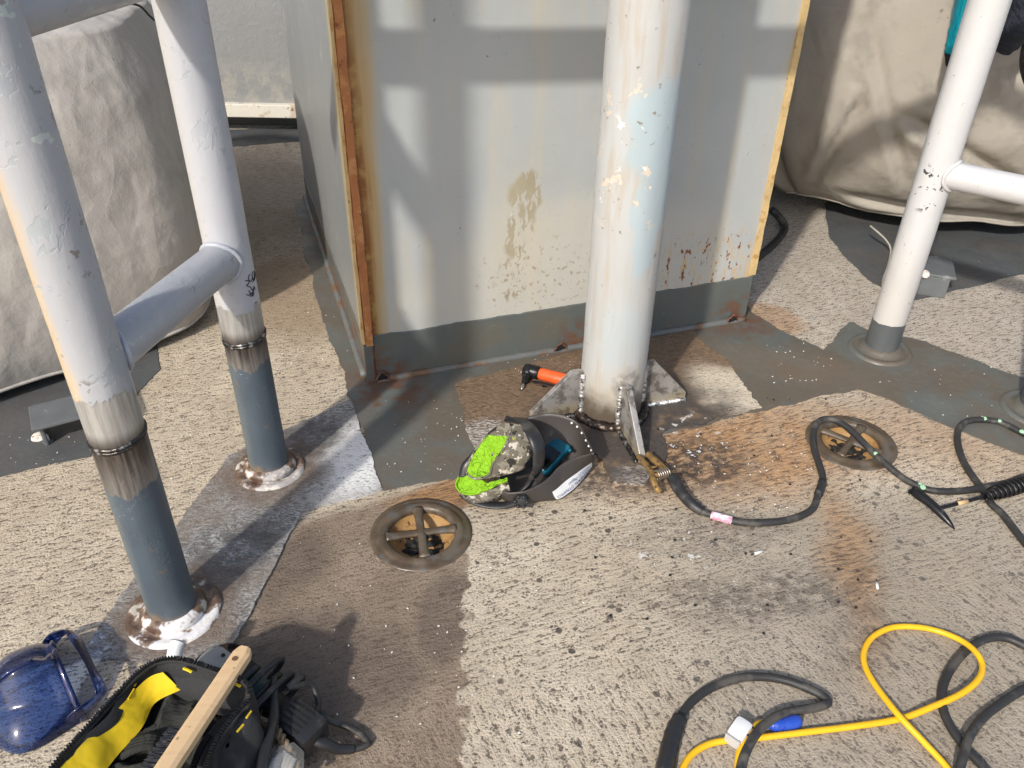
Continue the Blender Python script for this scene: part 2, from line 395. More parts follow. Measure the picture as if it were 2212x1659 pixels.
# ------------------------------------------------------------------ materials: column, pipes
def mat_front():
    t = NT('column_front_paint', .36)
    x = t.xyz(); u, v = x[0], x[2]
    st = t.noise(9, 4, .6, t.map(sc=(1.6, 1, .16)))
    c = t.mix(t.noise(2.4, 3), (.355, .375, .375), (.445, .46, .455))
    c = t.mix(t.mul(t.rng(st, .5, .72), .55), c, (.49, .44, .345))
    c = t.mix(t.mul(t.blobxz((.72, .25), (.75, .45), t.warp(.3, 3)), .45), c, (.60, .56, .46))
    # rust run along the near corner bar
    e = t.ma('ADD', u, t.mul(t.ma('SUBTRACT', t.noise(8, 3, .7, t.map(sc=(2.2, 1, .14))), .5), .10))
    c = t.mix(t.mul(t.rng(e, .125, .07), .55), c, (.50, .45, .30))
    c = t.mix(t.mul(t.rng(e, .115, .030), .95), c, (.46, .26, .065))
    c = t.mix(t.mul(t.rng(e, .062, .030), t.rng(t.noise(20, 4), .3, .55)), c, (.25, .085, .025))
    # the far edge: ochre
    c = t.mix(t.mul(t.rng(e, CW-.075, CW-.02), t.rng(v, .35, .1)), c, (.55, .36, .12))
    # rust bleeding spots at lower right
    sp = t.mul(t.rng(t.noise(36, 3, .6, t.map(t.warp(.02, 40), sc=(1.3, 1, .55))), .585, .63), t.blobxz(FP(1530, 570), (.26, .16), hi=.4))
    halo = t.mul(t.rng(t.noise(36, 3, .6, t.map(t.warp(.02, 40), (0, 0, .012), sc=(1.3, 1, .42))), .50, .64), t.blobxz(FP(1530, 575), (.28, .19), hi=.5))
    c = t.mix(t.mul(halo, .6), c, (.55, .36, .14)); c = t.mix(sp, c, (.22, .07, .02))
    # scraped patch: olive primer showing
    p0, p1 = FP(1150, 395), FP(1108, 605)
    sm = t.noise(15, 3, .7, t.map(t.warp(.035, 22), sc=(2.2, 1, .55)))
    ol = t.mx(t.mul(t.blobxz(FP(1143, 425), (.070, .105), t.warp(.12, 9), hi=.25), t.rng(sm, .45, .50)),
              t.mul(t.blobxz(FP(1122, 500), (.055, .13), t.warp(.07, 9), hi=.3), t.rng(sm, .50, .56)),
              t.mul(t.blobxz(p1, (.075, .10), t.warp(.07, 9), hi=.4), t.rng(sm, .52, .58)))
    c = t.mix(t.mul(ol, .9), c, t.mix(t.noise(28), (.22, .18, .10), (.34, .29, .19)))
    c = t.mix(t.mul(t.blobxz(FP(1120, 500), (.16, .34), t.warp(.1, 9), hi=.7), .35), c, (.52, .47, .36))
    o2 = t.mul(t.blobxz(FP(1160, 600), (.28, .17), t.warp(.2, 6)), t.rng(t.noise(50, 5, .7), .57, .66))
    c = t.mix(t.mul(o2, .65), c, (.30, .20, .11))
    # scratches
    s1 = t.rng(t.noise(26, 1, .5, t.map(t.warp(.06, 5), rot=(0, R(25), 0), sc=(.8, 1, 15))), .72, .76)
    c = t.mix(t.mul(s1, t.rng(t.noise(4, 2), .45, .6), .5), c, (.62, .63, .61))
    # paint runs, blisters and pits
    vr = t.voro(30, t.map(t.warp(.03, 20), sc=(1, 1, .75)))
    bl = t.mul(t.rng(vr, .13, .07), t.rng(t.noise(6, 2), .53, .6))
    h = t.ma('ADD', t.mul(t.noise(5, 3), 1.2), t.ma('ADD', t.mul(bl, .35), t.ma('ADD', t.mul(t.noise(90, 3), .10), t.mul(s1, -.25))))
    c = t.mix(t.mul(t.rng(t.voro(17, t.warp(.04, 30)), .07, .04), t.rng(t.noise(5, 2), .5, .6)), c, (.12, .12, .11))
    return t.out(c, t.rng(t.noise(8, 3), .3, .7, .28, .46), t.bump(h, .55, .006))

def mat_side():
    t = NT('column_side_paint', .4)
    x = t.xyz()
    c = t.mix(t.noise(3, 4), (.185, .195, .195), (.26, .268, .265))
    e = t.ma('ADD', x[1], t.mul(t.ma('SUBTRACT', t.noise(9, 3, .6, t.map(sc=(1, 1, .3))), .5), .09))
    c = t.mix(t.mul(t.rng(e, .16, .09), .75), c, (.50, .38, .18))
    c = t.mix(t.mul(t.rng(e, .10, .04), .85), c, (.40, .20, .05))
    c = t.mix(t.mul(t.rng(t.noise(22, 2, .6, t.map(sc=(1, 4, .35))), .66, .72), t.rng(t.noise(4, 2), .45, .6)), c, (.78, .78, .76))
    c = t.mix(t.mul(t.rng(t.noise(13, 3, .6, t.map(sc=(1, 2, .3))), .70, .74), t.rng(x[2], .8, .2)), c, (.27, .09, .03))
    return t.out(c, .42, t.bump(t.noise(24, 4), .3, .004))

def rusty(name, base, rust, th=.45, dark=(.09, .03, .015), sc=14):
    t = NT(name, .72)
    n = t.noise(sc, 5, .68)
    c = t.mix(t.rng(n, th, th+.12), base, rust)
    c = t.mix(t.rng(t.noise(sc*2.3, 5, .7), .60, .70), c, dark)
    return t.out(c, t.rng(n, .3, .7, .5, .85), t.bump(t.ma('ADD', n, t.mul(t.noise(160, 3), .4)), .7, .004))

def mat_band():
    t = NT('column_foot_band_paint', .42)
    c = t.mix(t.noise(4, 5, .6), (.085, .098, .092), (.135, .148, .14))
    x = t.xyz()
    c = t.mix(t.mul(t.rng(t.noise(5, 4, .6), .46, .66), .45), c, (.13, .10, .06))
    ru = t.mx(t.blobxz((.05, .03), (.12, .13), t.warp(.1, 9)), t.blobxz((1.42, .03), (.14, .12), t.warp(.1, 9)), t.blobxz((.80, .03), (.15, .12), t.warp(.12, 9)))
    c = t.mix(t.mul(ru, t.rng(t.noise(16, 5, .7), .40, .62), .8), c, (.15, .062, .03))
    c = t.mix(t.mul(t.rng(t.noise(40, 2, .5, t.map(rot=(0, R(40), 0), sc=(.6, 1, 8))), .72, .76), .5), c, (.4, .41, .4))
    return t.out(c, t.rng(t.noise(6, 3), .3, .7, .34, .55), t.bump(t.noise(30, 5, .6), .35, .005))

def mat_pipe(name, weld, lo, hi, stain=(.62, .44, .22), stub=(.080, .103, .125), white=(.46, .46, .49), side=(-1, -.5), chips=1.0):
    """weld height, burnt zone below to lo, bare ground zone above to hi; paint above, slate paint below. local z = height"""
    t = NT(name, .42)
    x = t.xyz()
    ang = t.map(sc=(9, 9, 1.1))
    wob = t.ma('ADD', x[2], t.mul(t.ma('SUBTRACT', t.noise(7, 4, .7, t.map(sc=(3.2, 3.2, .8))), .5), .11))
    wob2 = t.ma('ADD', x[2], t.mul(t.ma('SUBTRACT', t.noise(10, 3, .6, t.map(sc=(2.6, 2.6, .3))), .5), .09))
    pt = t.mix(t.noise(6, 4, .6), tuple(q*.86 for q in white), white)
    sd = Vector((*side, 0)).normalized()
    face = t.ma('ADD', t.mul(x[0], sd.x), t.mul(x[1], sd.y))
    ye = t.rng(t.ma('ADD', face, t.mul(t.ma('SUBTRACT', t.noise(6, 3, .6, t.map(sc=(3, 3, .5))), .5), .05)), .030, .056)
    pt = t.mix(t.mul(ye, .75), pt, stain)
    pl = t.rng(t.noise(12, 4, .7, t.warp(.08, 8)), .555, .57)
    pt = t.mix(t.mul(pl, .8*chips), pt, (.36, .39, .41))
    gn = t.rng(t.noise(13, 4, .7, t.map(t.warp(.08, 9), (3, 5, 1))), .66, .675)
    pt = t.mix(t.mul(gn, .8*chips), pt, (.55, .60, .55))
    dk = t.mul(t.rng(t.noise(55, 5, .75), .60, .66), t.rng(t.noise(9, 2), .52, .6))
    pt = t.mix(t.mul(dk, .7*chips), pt, (.16, .12, .09))
    streak = t.noise(30, 4, .65, t.map(sc=(4, 4, .25)))
    bare = t.mix(t.rng(streak, .3, .7), (.38, .365, .345), (.56, .545, .52))
    burnt = t.mix(t.rng(streak, .35, .7), (.035, .028, .023), (.15, .12, .10))
    st = t.mix(t.noise(8, 4), tuple(q*.8 for q in stub), tuple(q*1.2 for q in stub))
    st = t.mix(t.mul(ye, .5), st, (.13, .155, .155))
    st = t.mix(t.mul(t.rng(t.noise(70, 2, .5, t.map(sc=(1, 1, 7))), .70, .74), t.rng(t.noise(8, 2), .5, .6)), st, (.45, .47, .48))
    st = t.mix(t.mul(t.rng(t.noise(28, 4, .7), .64, .70), .6), st, (.2, .13, .08))
    st = t.mix(t.rng(wob, .06, .025), st, (.21, .15, .10))
    m_hi = t.rng(wob, hi-.003, hi+.003)
    m_bu = t.rng(wob2, lo-.004, lo+.004)
    m_we = t.rng(x[2], weld-.004, weld+.01)
    burntmix = t.mix(t.rng(wob2, lo, weld), t.mix(.4, burnt, bare), burnt)
    bm = t.mix(t.rng(x[2], weld+.004, weld+.04), t.mix(.8, bare, (.07, .05, .04)), bare)
    c = t.mix(m_bu, st, burntmix); c = t.mix(m_we, c, bm); c = t.mix(m_hi, c, pt)
    mid = t.mul(m_bu, t.inv(m_hi))
    met = t.mul(mid, .55)
    rgh = t.mix(mid, (.42, .42, .42), (.36, .36, .36))
    h = t.ma('ADD', t.mul(t.noise(40, 4, .6), .7), t.ma('ADD', t.mul(m_hi, .8), t.ma('ADD', t.mul(pl, -.4), t.mul(streak, .3))))
    return t.out(c, t.rng(t.noise(10, 3), .3, .7, .34, .52), t.bump(h, .4, .003), met)

def mat_bigpole():
    t = NT('support_pole_paint', .4)
    x = t.xyz()
    w = t.warp(.06, 10)
    c = t.mix(t.noise(5, 4, .6, t.map(sc=(1, 1, .5))), (.40, .405, .40), (.52, .525, .515))
    c = t.mix(t.mul(t.rng(t.noise(16, 3, .6, t.map(sc=(2.4, 2.4, .25))), .46, .7), .6), c, (.42, .35, .27))
    # older pale blue coat
    bl = t.mul(t.blob((.03, -.09, .93), (.10, .16, .16), vec=t.warp(.16, 7), hi=.35), 1.)
    bl = t.mx(bl, t.mul(t.blob((.05, -.09, .70), (.06, .12, .2), vec=t.warp(.14, 7), hi=.35), .9), t.mul(t.blob((.0, -.1, .34), (.10, .12, .13), vec=t.warp(.14, 7), hi=.5), .4))
    c = t.mix(t.mul(bl, .85), c, (.38, .47, .51))
    # chips down to cream and white
    chv = t.noise(17, 5, .75, w)
    ch = t.mul(t.rng(chv, .60, .615), t.blob((-.02, -.09, .88), (.18, .2, .25), vec=w, hi=.4))
    c = t.mix(ch, c, (.60, .53, .44))
    c = t.mix(t.mul(t.rng(t.noise(22, 5, .7, t.map(w, (2, 1, 4))), .63, .65), t.blob((-.04, -.09, .84), (.12, .2, .16), hi=.3)), c, (.72, .71, .69))
    c = t.mix(t.mul(t.rng(t.noise(50, 4, .75), .64, .70), t.rng(t.noise(5, 2), .50, .62)), c, (.24, .20, .17))
    # heat tint and soot near the welds
    ht = t.rng(t.ma('ADD', x[2], t.mul(t.ma('SUBTRACT', t.noise(9, 4), .5), .14)), .24, .08)
    c = t.mix(t.mul(ht, .6), c, (.46, .39, .28))
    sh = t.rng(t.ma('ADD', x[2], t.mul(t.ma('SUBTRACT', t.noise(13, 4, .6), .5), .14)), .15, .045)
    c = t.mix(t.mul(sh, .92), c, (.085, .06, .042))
    soot = t.mul(t.blob((.035, -.10, .165), (.055, .06, .07), vec=t.warp(.06, 16), hi=.5), t.rng(t.noise(24, 4), .3, .55))
    c = t.mix(t.mul(soot, .7), c, (.17, .155, .15))
    h = t.ma('ADD', t.mul(t.noise(34, 5, .65), .6), t.ma('ADD', t.mul(ch, -.5), t.mul(t.noise(7, 3), .6)))
    return t.out(c, t.rng(t.noise(9, 3), .3, .7, .32, .5), t.bump(h, .42, .004))

def mat_gusset():
    t = NT('gusset_steel', .42, .35)
    x = t.xyz()
    c = t.mix(t.noise(9, 5, .6), (.27, .26, .245), (.42, .40, .375))
    yl = t.rng(t.ma('ADD', x[2], t.mul(t.ma('SUBTRACT', t.noise(11, 4), .5), .12)), .075, .01)
    c = t.mix(t.mul(yl, .75), c, (.40, .32, .19))
    c = t.mix(t.mul(t.rng(t.noise(22, 5, .7), .46, .64), .75), c, (.095, .075, .058))
    sh = t.blob((0, 0, .02), (.17, .17, .2), vec=t.warp(.1, 12))
    c = t.mix(t.mul(sh, t.rng(t.noise(15, 4), .35, .6), .75), c, (.09, .07, .055))
    return t.out(c, t.rng(t.noise(20, 4), .3, .7, .34, .55), t.bump(t.noise(120, 3), .2, .001))

def mat_weld(name='weld_metal', c0=(.06, .056, .052), c1=(.34, .33, .32), th=.50):
    t = NT(name, .3, .85)
    n = t.noise(38, 4, .6)
    c = t.mix(t.rng(n, th, th+.14), c0, c1)
    return t.out(c, t.rng(n, .3, .7, .24, .5), t.bump(t.noise(160, 3), .4, .002))

def mat_canvas(name, a=(.36, .325, .285), b=(.46, .42, .37), stain=.4, fine=1.0):
    t = NT(name, .9, spec=.15)
    w = t.warp(.1, 4)
    c = t.mix(t.noise(3, 4, .6, w), a, b)
    c = t.mix(t.mul(t.rng(t.noise(5, 5, .65, w), .55, .7), stain), c, tuple(q*.62 for q in a))
    c = t.mix(t.mul(t.rng(t.noise(38, 4, .7), .68, .73), t.rng(t.noise(3, 2), .5, .6), .6), c, (.11, .08, .06))
    v1 = t.map(t.warp(.09, 4), rot=(R(10), R(28), R(20)), sc=(1, 1, .6))
    v2 = t.map(t.warp(.05, 9), (4, 2, 7), (R(-20), R(-38), R(10)), (1, 1, .7))
    h = t.ma('ADD', t.mul(t.noise(2.6, 3, .55, t.map(t.warp(.2, 4), rot=(0, R(35), R(20)), sc=(1.3, 1.3, .40))), .75), t.mul(t.voro(4.0, v1), .15*fine)); h = t.ma('ADD', h, t.ma('ADD', t.mul(t.voro(11, v2), .13*fine), t.ma('ADD', t.mul(t.noise(28), .06), t.mul(t.noise(330), .015))))
    return t.out(c, .92, t.bump(h, .8, .05))
# ------------------------------------------------------------------ build materials
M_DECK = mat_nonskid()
M_DPAINT = mat_deckpaint('grey_deck_paint', (.115, .125, .115), .62)
M_PAD = mat_deckpaint('dark_pad_paint', (.085, .093, .098), .25, True)
M_STRIP, M_GROUND = mat_strip(), mat_ground()
M_FRONT, M_SIDE, M_BAND = mat_front(), mat_side(), mat_band()
M_RUSTBAR = rusty('rusted_corner_bar', (.40, .15, .05), (.50, .24, .09), .5, (.17, .05, .025))
M_OCHRE = rusty('ochre_stained_edge', (.58, .42, .20), (.44, .26, .09), .52, (.30, .12, .04))
M_BPOLE, M_GUS, M_WELD = mat_bigpole(), mat_gusset(), mat_weld()
M_WELDB = mat_weld('bright_weld_metal', (.16, .155, .15), (.80, .79, .77), .38)
M_BLACK = plain('black_rubber', (.028, .027, .026), .55, var=.3, sc=18, bump=.2, dirt=(.075, .068, .058), dsc=16, dth=.5)
M_BLKPL = plain('black_plastic', (.02, .02, .021), .42, var=.3, sc=30, bump=.1, dirt=(.06, .055, .05), dsc=14, dth=.55)
M_YEL = plain('yellow_cord_jacket', (.83, .46, .012), .42, var=.08, sc=20, bump=.08, dirt=(.55, .33, .06), dsc=22, dth=.66)
M_DARKHOLE = plain('dark_void', (.008, .008, .008), .9)

# ------------------------------------------------------------------ deck, with the two drain wells cut out
def deck_mesh():
    x0, x1, y0, y1 = -7, 7, -3, 12
    V = [Vector((x0, y0)), Vector((x1, y0)), Vector((x1, y1)), Vector((x0, y1))]; E = [(0, 1), (1, 2), (2, 3), (3, 0)]
    for c in (D1, D2):
        n = len(V)
        for k in range(40): V.append(Vector((c.x+.1*math.cos(k*math.pi/20), c.y+.1*math.sin(k*math.pi/20)))); E.append((n+k, n+(k+1) % 40))
    vo, eo, fo, *_ = delaunay_2d_cdt(V, E, [], 0, 1e-6)
    F = []
    for f in fo:
        m = sum((vo[i] for i in f), Vector((0, 0)))/len(f)
        if min((m-c.xy).length for c in (D1, D2)) > .0995: F.append(tuple(f))
    return [(v.x, v.y, 0) for v in vo], F
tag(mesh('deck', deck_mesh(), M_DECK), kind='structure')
main = [(640, 430), (662, 560), (700, 700), (738, 800), (757, 868), (828, 1060), (1000, 1028), (1200, 990), (1430, 940), (1650, 887), (1770, 858), (1852, 840),
        (1905, 858), (1965, 884), (2080, 935), (2150, 962), (2212, 985), (2420, 1050), (2500, 900), (2212, 818), (2150, 798), (2060, 760), (1985, 735), (1880, 716), (1838, 697), (1778, 757), (1690, 716), (1625, 676),
        (1600, 640), (1000, 560), (690, 430)]
tag(mesh('painted_deck_margin', sheet(dgrid(main), .0036, .010, seed=1), M_DPAINT), kind='structure')
strip = [(757, 864), (828, 1062), (655, 1106), (500, 1400), (425, 1442), (188, 1422), (200, 1385), (292, 1250), (395, 1120), (495, 985), (622, 928)]
tag(mesh('sanded_deck_strip', sheet(dgrid(strip), .0066, .006, seed=2), M_STRIP), kind='structure')
gr = [(985, 832), (1100, 800), (1230, 765), (1400, 735), (1492, 716), (1560, 775), (1605, 830), (1646, 884), (1560, 906), (1437, 937), (1448, 985), (1392, 1054), (1318, 1046), (1288, 985), (1200, 990), (1060, 1015), (1008, 945), (1000, 890)]
tag(mesh('ground_off_deck_patch', sheet(dgrid(gr), .0072, .012, .006, seed=3), M_GROUND), kind='structure')
tag(mesh('dark_deck_pad', sheet(dgrid([(-420, 1160), (-420, 850), (0, 760), (330, 690), (345, 800), (205, 945), (195, 985), (0, 1030)]), .0030, .006, seed=4), M_PAD), kind='structure')
tag(mesh('dark_deck_pad', sheet(dgrid([(1792, 515), (1830, 560), (1885, 612), (1975, 650), (2100, 620), (2230, 585), (2500, 560), (2500, 440), (2100, 430), (1780, 440)]), .0030, .006, seed=5), M_PAD), kind='structure')
tag(mesh('dark_deck_pad', sheet(dgrid([(380, 285), (660, 275), (660, 305), (480, 318), (380, 325)]), .0030, .01, seed=6), M_PAD), kind='structure')

# ------------------------------------------------------------------ steel box column
col = thing('steel_box_column', 'large grey steel box column with rusty corner bar in the centre', 'column', A, CROT)
H = 2.3
mesh('front_plate', box((CW/2, .004, H/2), (CW, .008, H)), M_FRONT, col, local=True)
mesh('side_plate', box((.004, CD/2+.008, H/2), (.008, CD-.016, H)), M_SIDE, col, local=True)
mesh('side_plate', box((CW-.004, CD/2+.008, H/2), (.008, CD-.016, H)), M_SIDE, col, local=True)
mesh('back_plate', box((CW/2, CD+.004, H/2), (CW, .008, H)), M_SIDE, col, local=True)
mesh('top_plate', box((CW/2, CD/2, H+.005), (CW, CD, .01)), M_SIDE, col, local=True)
# rusted bar standing proud of the near corner, ragged edge
def ragged_bar(x, y, w, d, z0, z1, seed, amp=.0025, n=90):
    V, F = [], []
    for i in range(n+1):
        z = z0+(z1-z0)*i/n
        j = lambda k: amp*noise.noise(Vector((z*14, k*7.1, seed)))*1.6
        pts = [(x-w/2+j(0), y-d/2+j(1)), (x+w/2+j(2), y-d/2+j(3)), (x+w/2+j(4), y+d/2), (x-w/2+j(5), y+d/2)]
        V += [(a, b, z) for a, b in pts]
    for i in range(n):
        for k in range(4): F.append((4*i+k, 4*i+(k+1) % 4, 4*i+4+(k+1) % 4, 4*i+4+k))
    F += [(3, 2, 1, 0), (4*n, 4*n+1, 4*n+2, 4*n+3)]
    return V, F
tag(mesh('corner_bar', ragged_bar(.014, -.006, .022, .020, .150, H-.02, 1), M_RUSTBAR, col, local=True), 'heavily rusted flat bar on the near corner')
mesh('corner_weld', ragged_bar(-.004, .012, .008, .026, .15, H-.02, 2, .002), M_OCHRE, col, local=True)
mesh('corner_foot', box((.008, -.003, .075), (.030, .014, .146), bev=.003), M_BAND, col, local=True)
zt = FP(1600, 595)[1]
tag(mesh('edge_bar', ragged_bar(CW-.006, -.004, .022, .014, zt, H-.02, 3, .002), M_OCHRE, col, local=True), 'ochre rust-stained strip on the far corner')
# dark painted foot, wavy upper edge
def band(x0, x1, ztop0, ztop1, y, n=120, seed=0, depth=.003):
    V, F = [], []
    for i in range(n+1):
        f = i/n; x = x0+(x1-x0)*f
        zt = ztop0+(ztop1-ztop0)*f+.006*noise.noise(Vector((x*8, seed, 0)))+.003*noise.noise(Vector((x*40, seed, 1)))
        V += [(x, y, 0), (x, y, zt), (x, y-depth, zt-.003), (x, y-depth, 0)]
    for i in range(n):
        for k in range(3): F.append((4*i+k, 4*i+k+1, 4*i+4+k+1, 4*i+4+k))
    return V, F
zl, zr = FP(830, 722)[1], FP(1560, 606)[1]
mesh('foot_band', band(.028, CW+.002, zl, zr, -.0005, seed=1), M_BAND, col, local=True)
V, F = band(.02, CD, .15, .12, -.0005, seed=2)
mesh('side_foot_band', ([(p[1]*1.0, p[0], p[2]) for p in V], F), M_BAND, col, local=True)
M_FILLET = plain('painted_fillet_weld', (.13, .135, .13), .5, dirt=(.16, .09, .05), dsc=10, dth=.5, bump=.5, bsc=70, bd=.004)
mesh('base_weld', tube([(x*CW/60, -.007-.003*noise.noise(Vector((x*.9, 0, 0))), .006) for x in range(1, 61)], [.014+.003*noise.noise(Vector((x*1.7, 3, 0))) for x in range(1, 61)], 8), M_FILLET, col, True, True)
mesh('base_weld', tube([(-.007, x*CD/50, .006) for x in range(1, 51)], [.015+.003*noise.noise(Vector((x*1.7, 5, 0))) for x in range(1, 51)], 8), M_FILLET, col, True, True)
M_RUST = rusty('flaking_rust', (.12, .05, .03), (.17, .075, .035), .5, sc=30)
for px, py in ((808, 822), (1208, 748), (1580, 680)):      # drain holes at the foot, rusted through; black discs paint their dark inside
    u, v = FP(px, py); u = max(.045, u)
    L = []
    for k in range(25):
        a = math.pi*k/24; rr = 1+.25*noise.noise(Vector((k*.5, u*9, 0)))
        L.append((u+.024*rr*math.cos(a), .034*rr*math.sin(a)))
    ring = [(x, -.0185, z+.002) for x, z in L]
    o = mesh('drain_hole_disc', (ring+[(u, -.0185, .002)], [(i, i+1, 25) for i in range(24)]), M_DARKHOLE, col, local=True)
    mesh('rust_lip', tube([(x, -.017, z+.002) for x, z in L], [.0032+.002*noise.noise(Vector((k*.8, u, 2))) for k in range(25)], 6), M_RUST, col, True, True)

# ------------------------------------------------------------------ bulkhead far left behind the column
M_BULK = NT('bulkhead_paint', .5)
_c = M_BULK.mix(M_BULK.noise(2, 4), (.21, .215, .215), (.27, .275, .27))
_c = M_BULK.mix(M_BULK.mul(M_BULK.rng(M_BULK.xyz()[2], .46, .30), M_BULK.rng(M_BULK.noise(9, 5, .7), .4, .6), .5), _c, (.40, .37, .31))
M_BULKM = M_BULK.out(_c, .5, M_BULK.bump(M_BULK.noise(26, 5, .65), .5, .008))
wy = 4.95
zb_ = AT(560, 222, wy).z
bw = thing('bulkhead_wall', 'pale grey steel bulkhead with a cream ledge behind the column', 'wall', (-2.2, wy, 0))
mesh('wall_plate', box((-2.2, wy+.01, (zb_+2.6)/2), (3.6, .02, 2.6-zb_)), M_BULKM, bw)
M_LEDGE = rusty('chipped_cream_ledge', (.68, .64, .55), (.50, .42, .31), .56, (.22, .10, .05), 11)
zl2 = AT(560, 250, wy).z
mesh('ledge', box((-2.2, wy-.015, (zb_+zl2)/2), (3.6, .05, zb_-zl2), bev=.006), M_LEDGE, bw)
mesh('coaming', box((-2.2, wy+.18, .12), (3.6, .03, .3)), M_PAD, bw)

# ------------------------------------------------------------------ pipe frames
def pts_line(a, b, n): a, b = Vector(a), Vector(b); return [a.lerp(b, i/n) for i in range(n+1)]
def bead_ring(c, r, rb, n=110, z=0., amp=.3, tilt=0.):
    P, rad = [], []
    for k in range(n+1):
        a = 2*math.pi*k/n
        P.append((c[0]+r*math.cos(a), c[1]+r*math.sin(a), z+tilt*math.sin(a+1)+.002*noise.noise(Vector((math.cos(a)*3, math.sin(a)*3, z*10)))))
        rad.append(rb*(1+amp*math.sin(k*math.pi/2.2)*.18+amp*noise.noise(Vector((math.cos(a)*6, math.sin(a)*6, z*10+2)))))
    return tube(P, rad, 8, False)
def bead_line(a, b, rb, n=60, amp=.3, per=3.):
    a, b = Vector(a), Vector(b); P = pts_line(a, b, n)
    s = random.random()*9
    P = [p+Vector((noise.noise(p*30+Vector((s, 0, 0))), noise.noise(p*30+Vector((0, s, 0))), noise.noise(p*30+Vector((0, 0, s)))))*.0022 for p in P]
    return tube(P, [rb*(1+amp*math.sin(2*math.pi*i/per)*.5+amp*noise.noise(Vector((i*.3, s, 0)))) for i in range(n+1)], 8)
def pipe(c, r, z0, z1, seg=40, n=24, wob=.0012):
    V, F = [], []
    for i in range(n+1):
        z = z0+(z1-z0)*i/n
        for k in range(seg):
            a = 2*math.pi*k/seg; rr = r+wob*noise.noise(Vector((math.cos(a)*2, math.sin(a)*2, z*7+c[0]*5)))
            V.append((c[0]+rr*math.cos(a), c[1]+rr*math.sin(a), z))
    for i in range(n):
        for k in range(seg): F.append((i*seg+k, i*seg+(k+1) % seg, (i+1)*seg+(k+1) % seg, (i+1)*seg+k))
    F += [tuple(range(seg))[::-1], tuple(range(n*seg, n*seg+seg))]
    return V, F
def mat_ringp(name, white):
    t = NT(name, .55)
    n = t.noise(26, 5, .72)
    c = t.mix(t.rng(n, .4, .6), (.10, .06, .042), (.22, .155, .105))
    f = t.rng(t.ma('ADD', t.mul(t.xyz()[1], -7.), t.mul(t.ma('SUBTRACT', t.noise(18, 4, .6), .5), 3.2)), .36, .62)
    c = t.mix(t.mul(f, white), c, (.86, .86, .88))
    c = t.mix(t.mul(t.rng(t.noise(34, 5, .75), .56, .62), .7), c, (.70, .66, .58))
    return t.out(c, t.rng(n, .3, .7, .35, .7), t.bump(n, .6, .006))
RT_ = 1.34
lf = thing('pipe_frame', 'left white pipe frame with slate stubs and fresh weld rings', 'pipe frame', P1, group='welded pipe frames')
MP1 = mat_pipe('near_left_post_paint', .55, .425, .665, white=(.44, .445, .465))
MP2 = mat_pipe('far_left_post_paint', .465, .385, .565, white=(.50, .505, .535), stain=(.50, .48, .45), chips=.35)
MXB = mat_pipe('left_crossbar_paint', -5, -6, -4, white=(.41, .415, .435), chips=.5)
def post(parent, c, mat, r, weld, label=None):
    # each post is its own child with local height; the object's own origin sits at the post's foot
    o = mesh('post', pipe(c, r, -.002, 2.25), mat, None, True, angle=50)
    for v in o.data.vertices: v.co -= Vector((c[0], c[1], 0))
    o.parent = parent; o.location = Vector((c[0], c[1], 0))-OFF[parent]; OFF[o] = Vector((c[0], c[1], 0))
    if label: o['label'] = label
    return o
for c, m, r, wz in ((P1, MP1, .0555, .55), (P2, MP2, .0545, .465)):
    p = post(lf, c, m, r, wz)
    mesh('weld_ring', bead_ring(c, r-.002, .0055, z=wz, tilt=.006, amp=.16), M_WELD, p, True)
    mesh('weld_ring', bead_ring(c, r-.002, .0045, z=wz-.008, tilt=.006, amp=.16), M_WELD, p, True)
    rb = .108 if c is P1 else .098
    mr = mat_ringp('base_ring_stains', .85 if c is P1 else .35)
    o = mesh('base_ring', lathe([(rb+.004, .004), (rb, .013), (rb-.010, .016), (rb-.020, .012), (rb-.034, .013), (r+.022, .018), (r+.012, .030), (r+.003, .036), (r-.004, .036)], c, 56), mr, None, True)
    for v in o.data.vertices: v.co -= Vector((c.x, c.y, 0))
    o.parent = p; OFF[o] = Vector((c.x, c.y, 0))
def bar(parent, a, b, r, mat, name='crossbar', wm=None):
    o = mesh(name, tube(pts_line(a, b, 20), r, 32, False), mat, parent, True)
    d = (Vector(b)-Vector(a)).normalized()
    return o
X1, X2 = P1+Vector((0, 0, .72)), P2+Vector((0, 0, .695))
bar(lf, X1, X2, .048, MXB)
bar(lf, P1+Vector((0, 0, RT_)), P2+Vector((0, 0, RT_)), .045, MXB, 'upper_rail')
M_PWELD = plain('painted_weld', (.44, .45, .49), .4, bump=.5, bsc=60, bd=.004)
dx = (X2-X1).normalized()
mesh('joint_weld', tube([X1+dx*(.0555+.012*abs(math.cos(a))*0+.004)+Vector((-dx.y, dx.x, 0))*.05*math.cos(a)+Vector((0, 0, .05*math.sin(a)))-dx*.022*math.cos(a)**2 for a in [k*math.pi/20 for k in range(41)]], .006, 8, False), M_PWELD, lf, True)
mesh('joint_weld', tube([X2-dx*(.0545+.004)+Vector((-dx.y, dx.x, 0))*.05*math.cos(a)+Vector((0, 0, .05*math.sin(a)))+dx*.022*math.cos(a)**2 for a in [k*math.pi/20 for k in range(41)]], .006, 8, False), M_PWELD, lf, True)
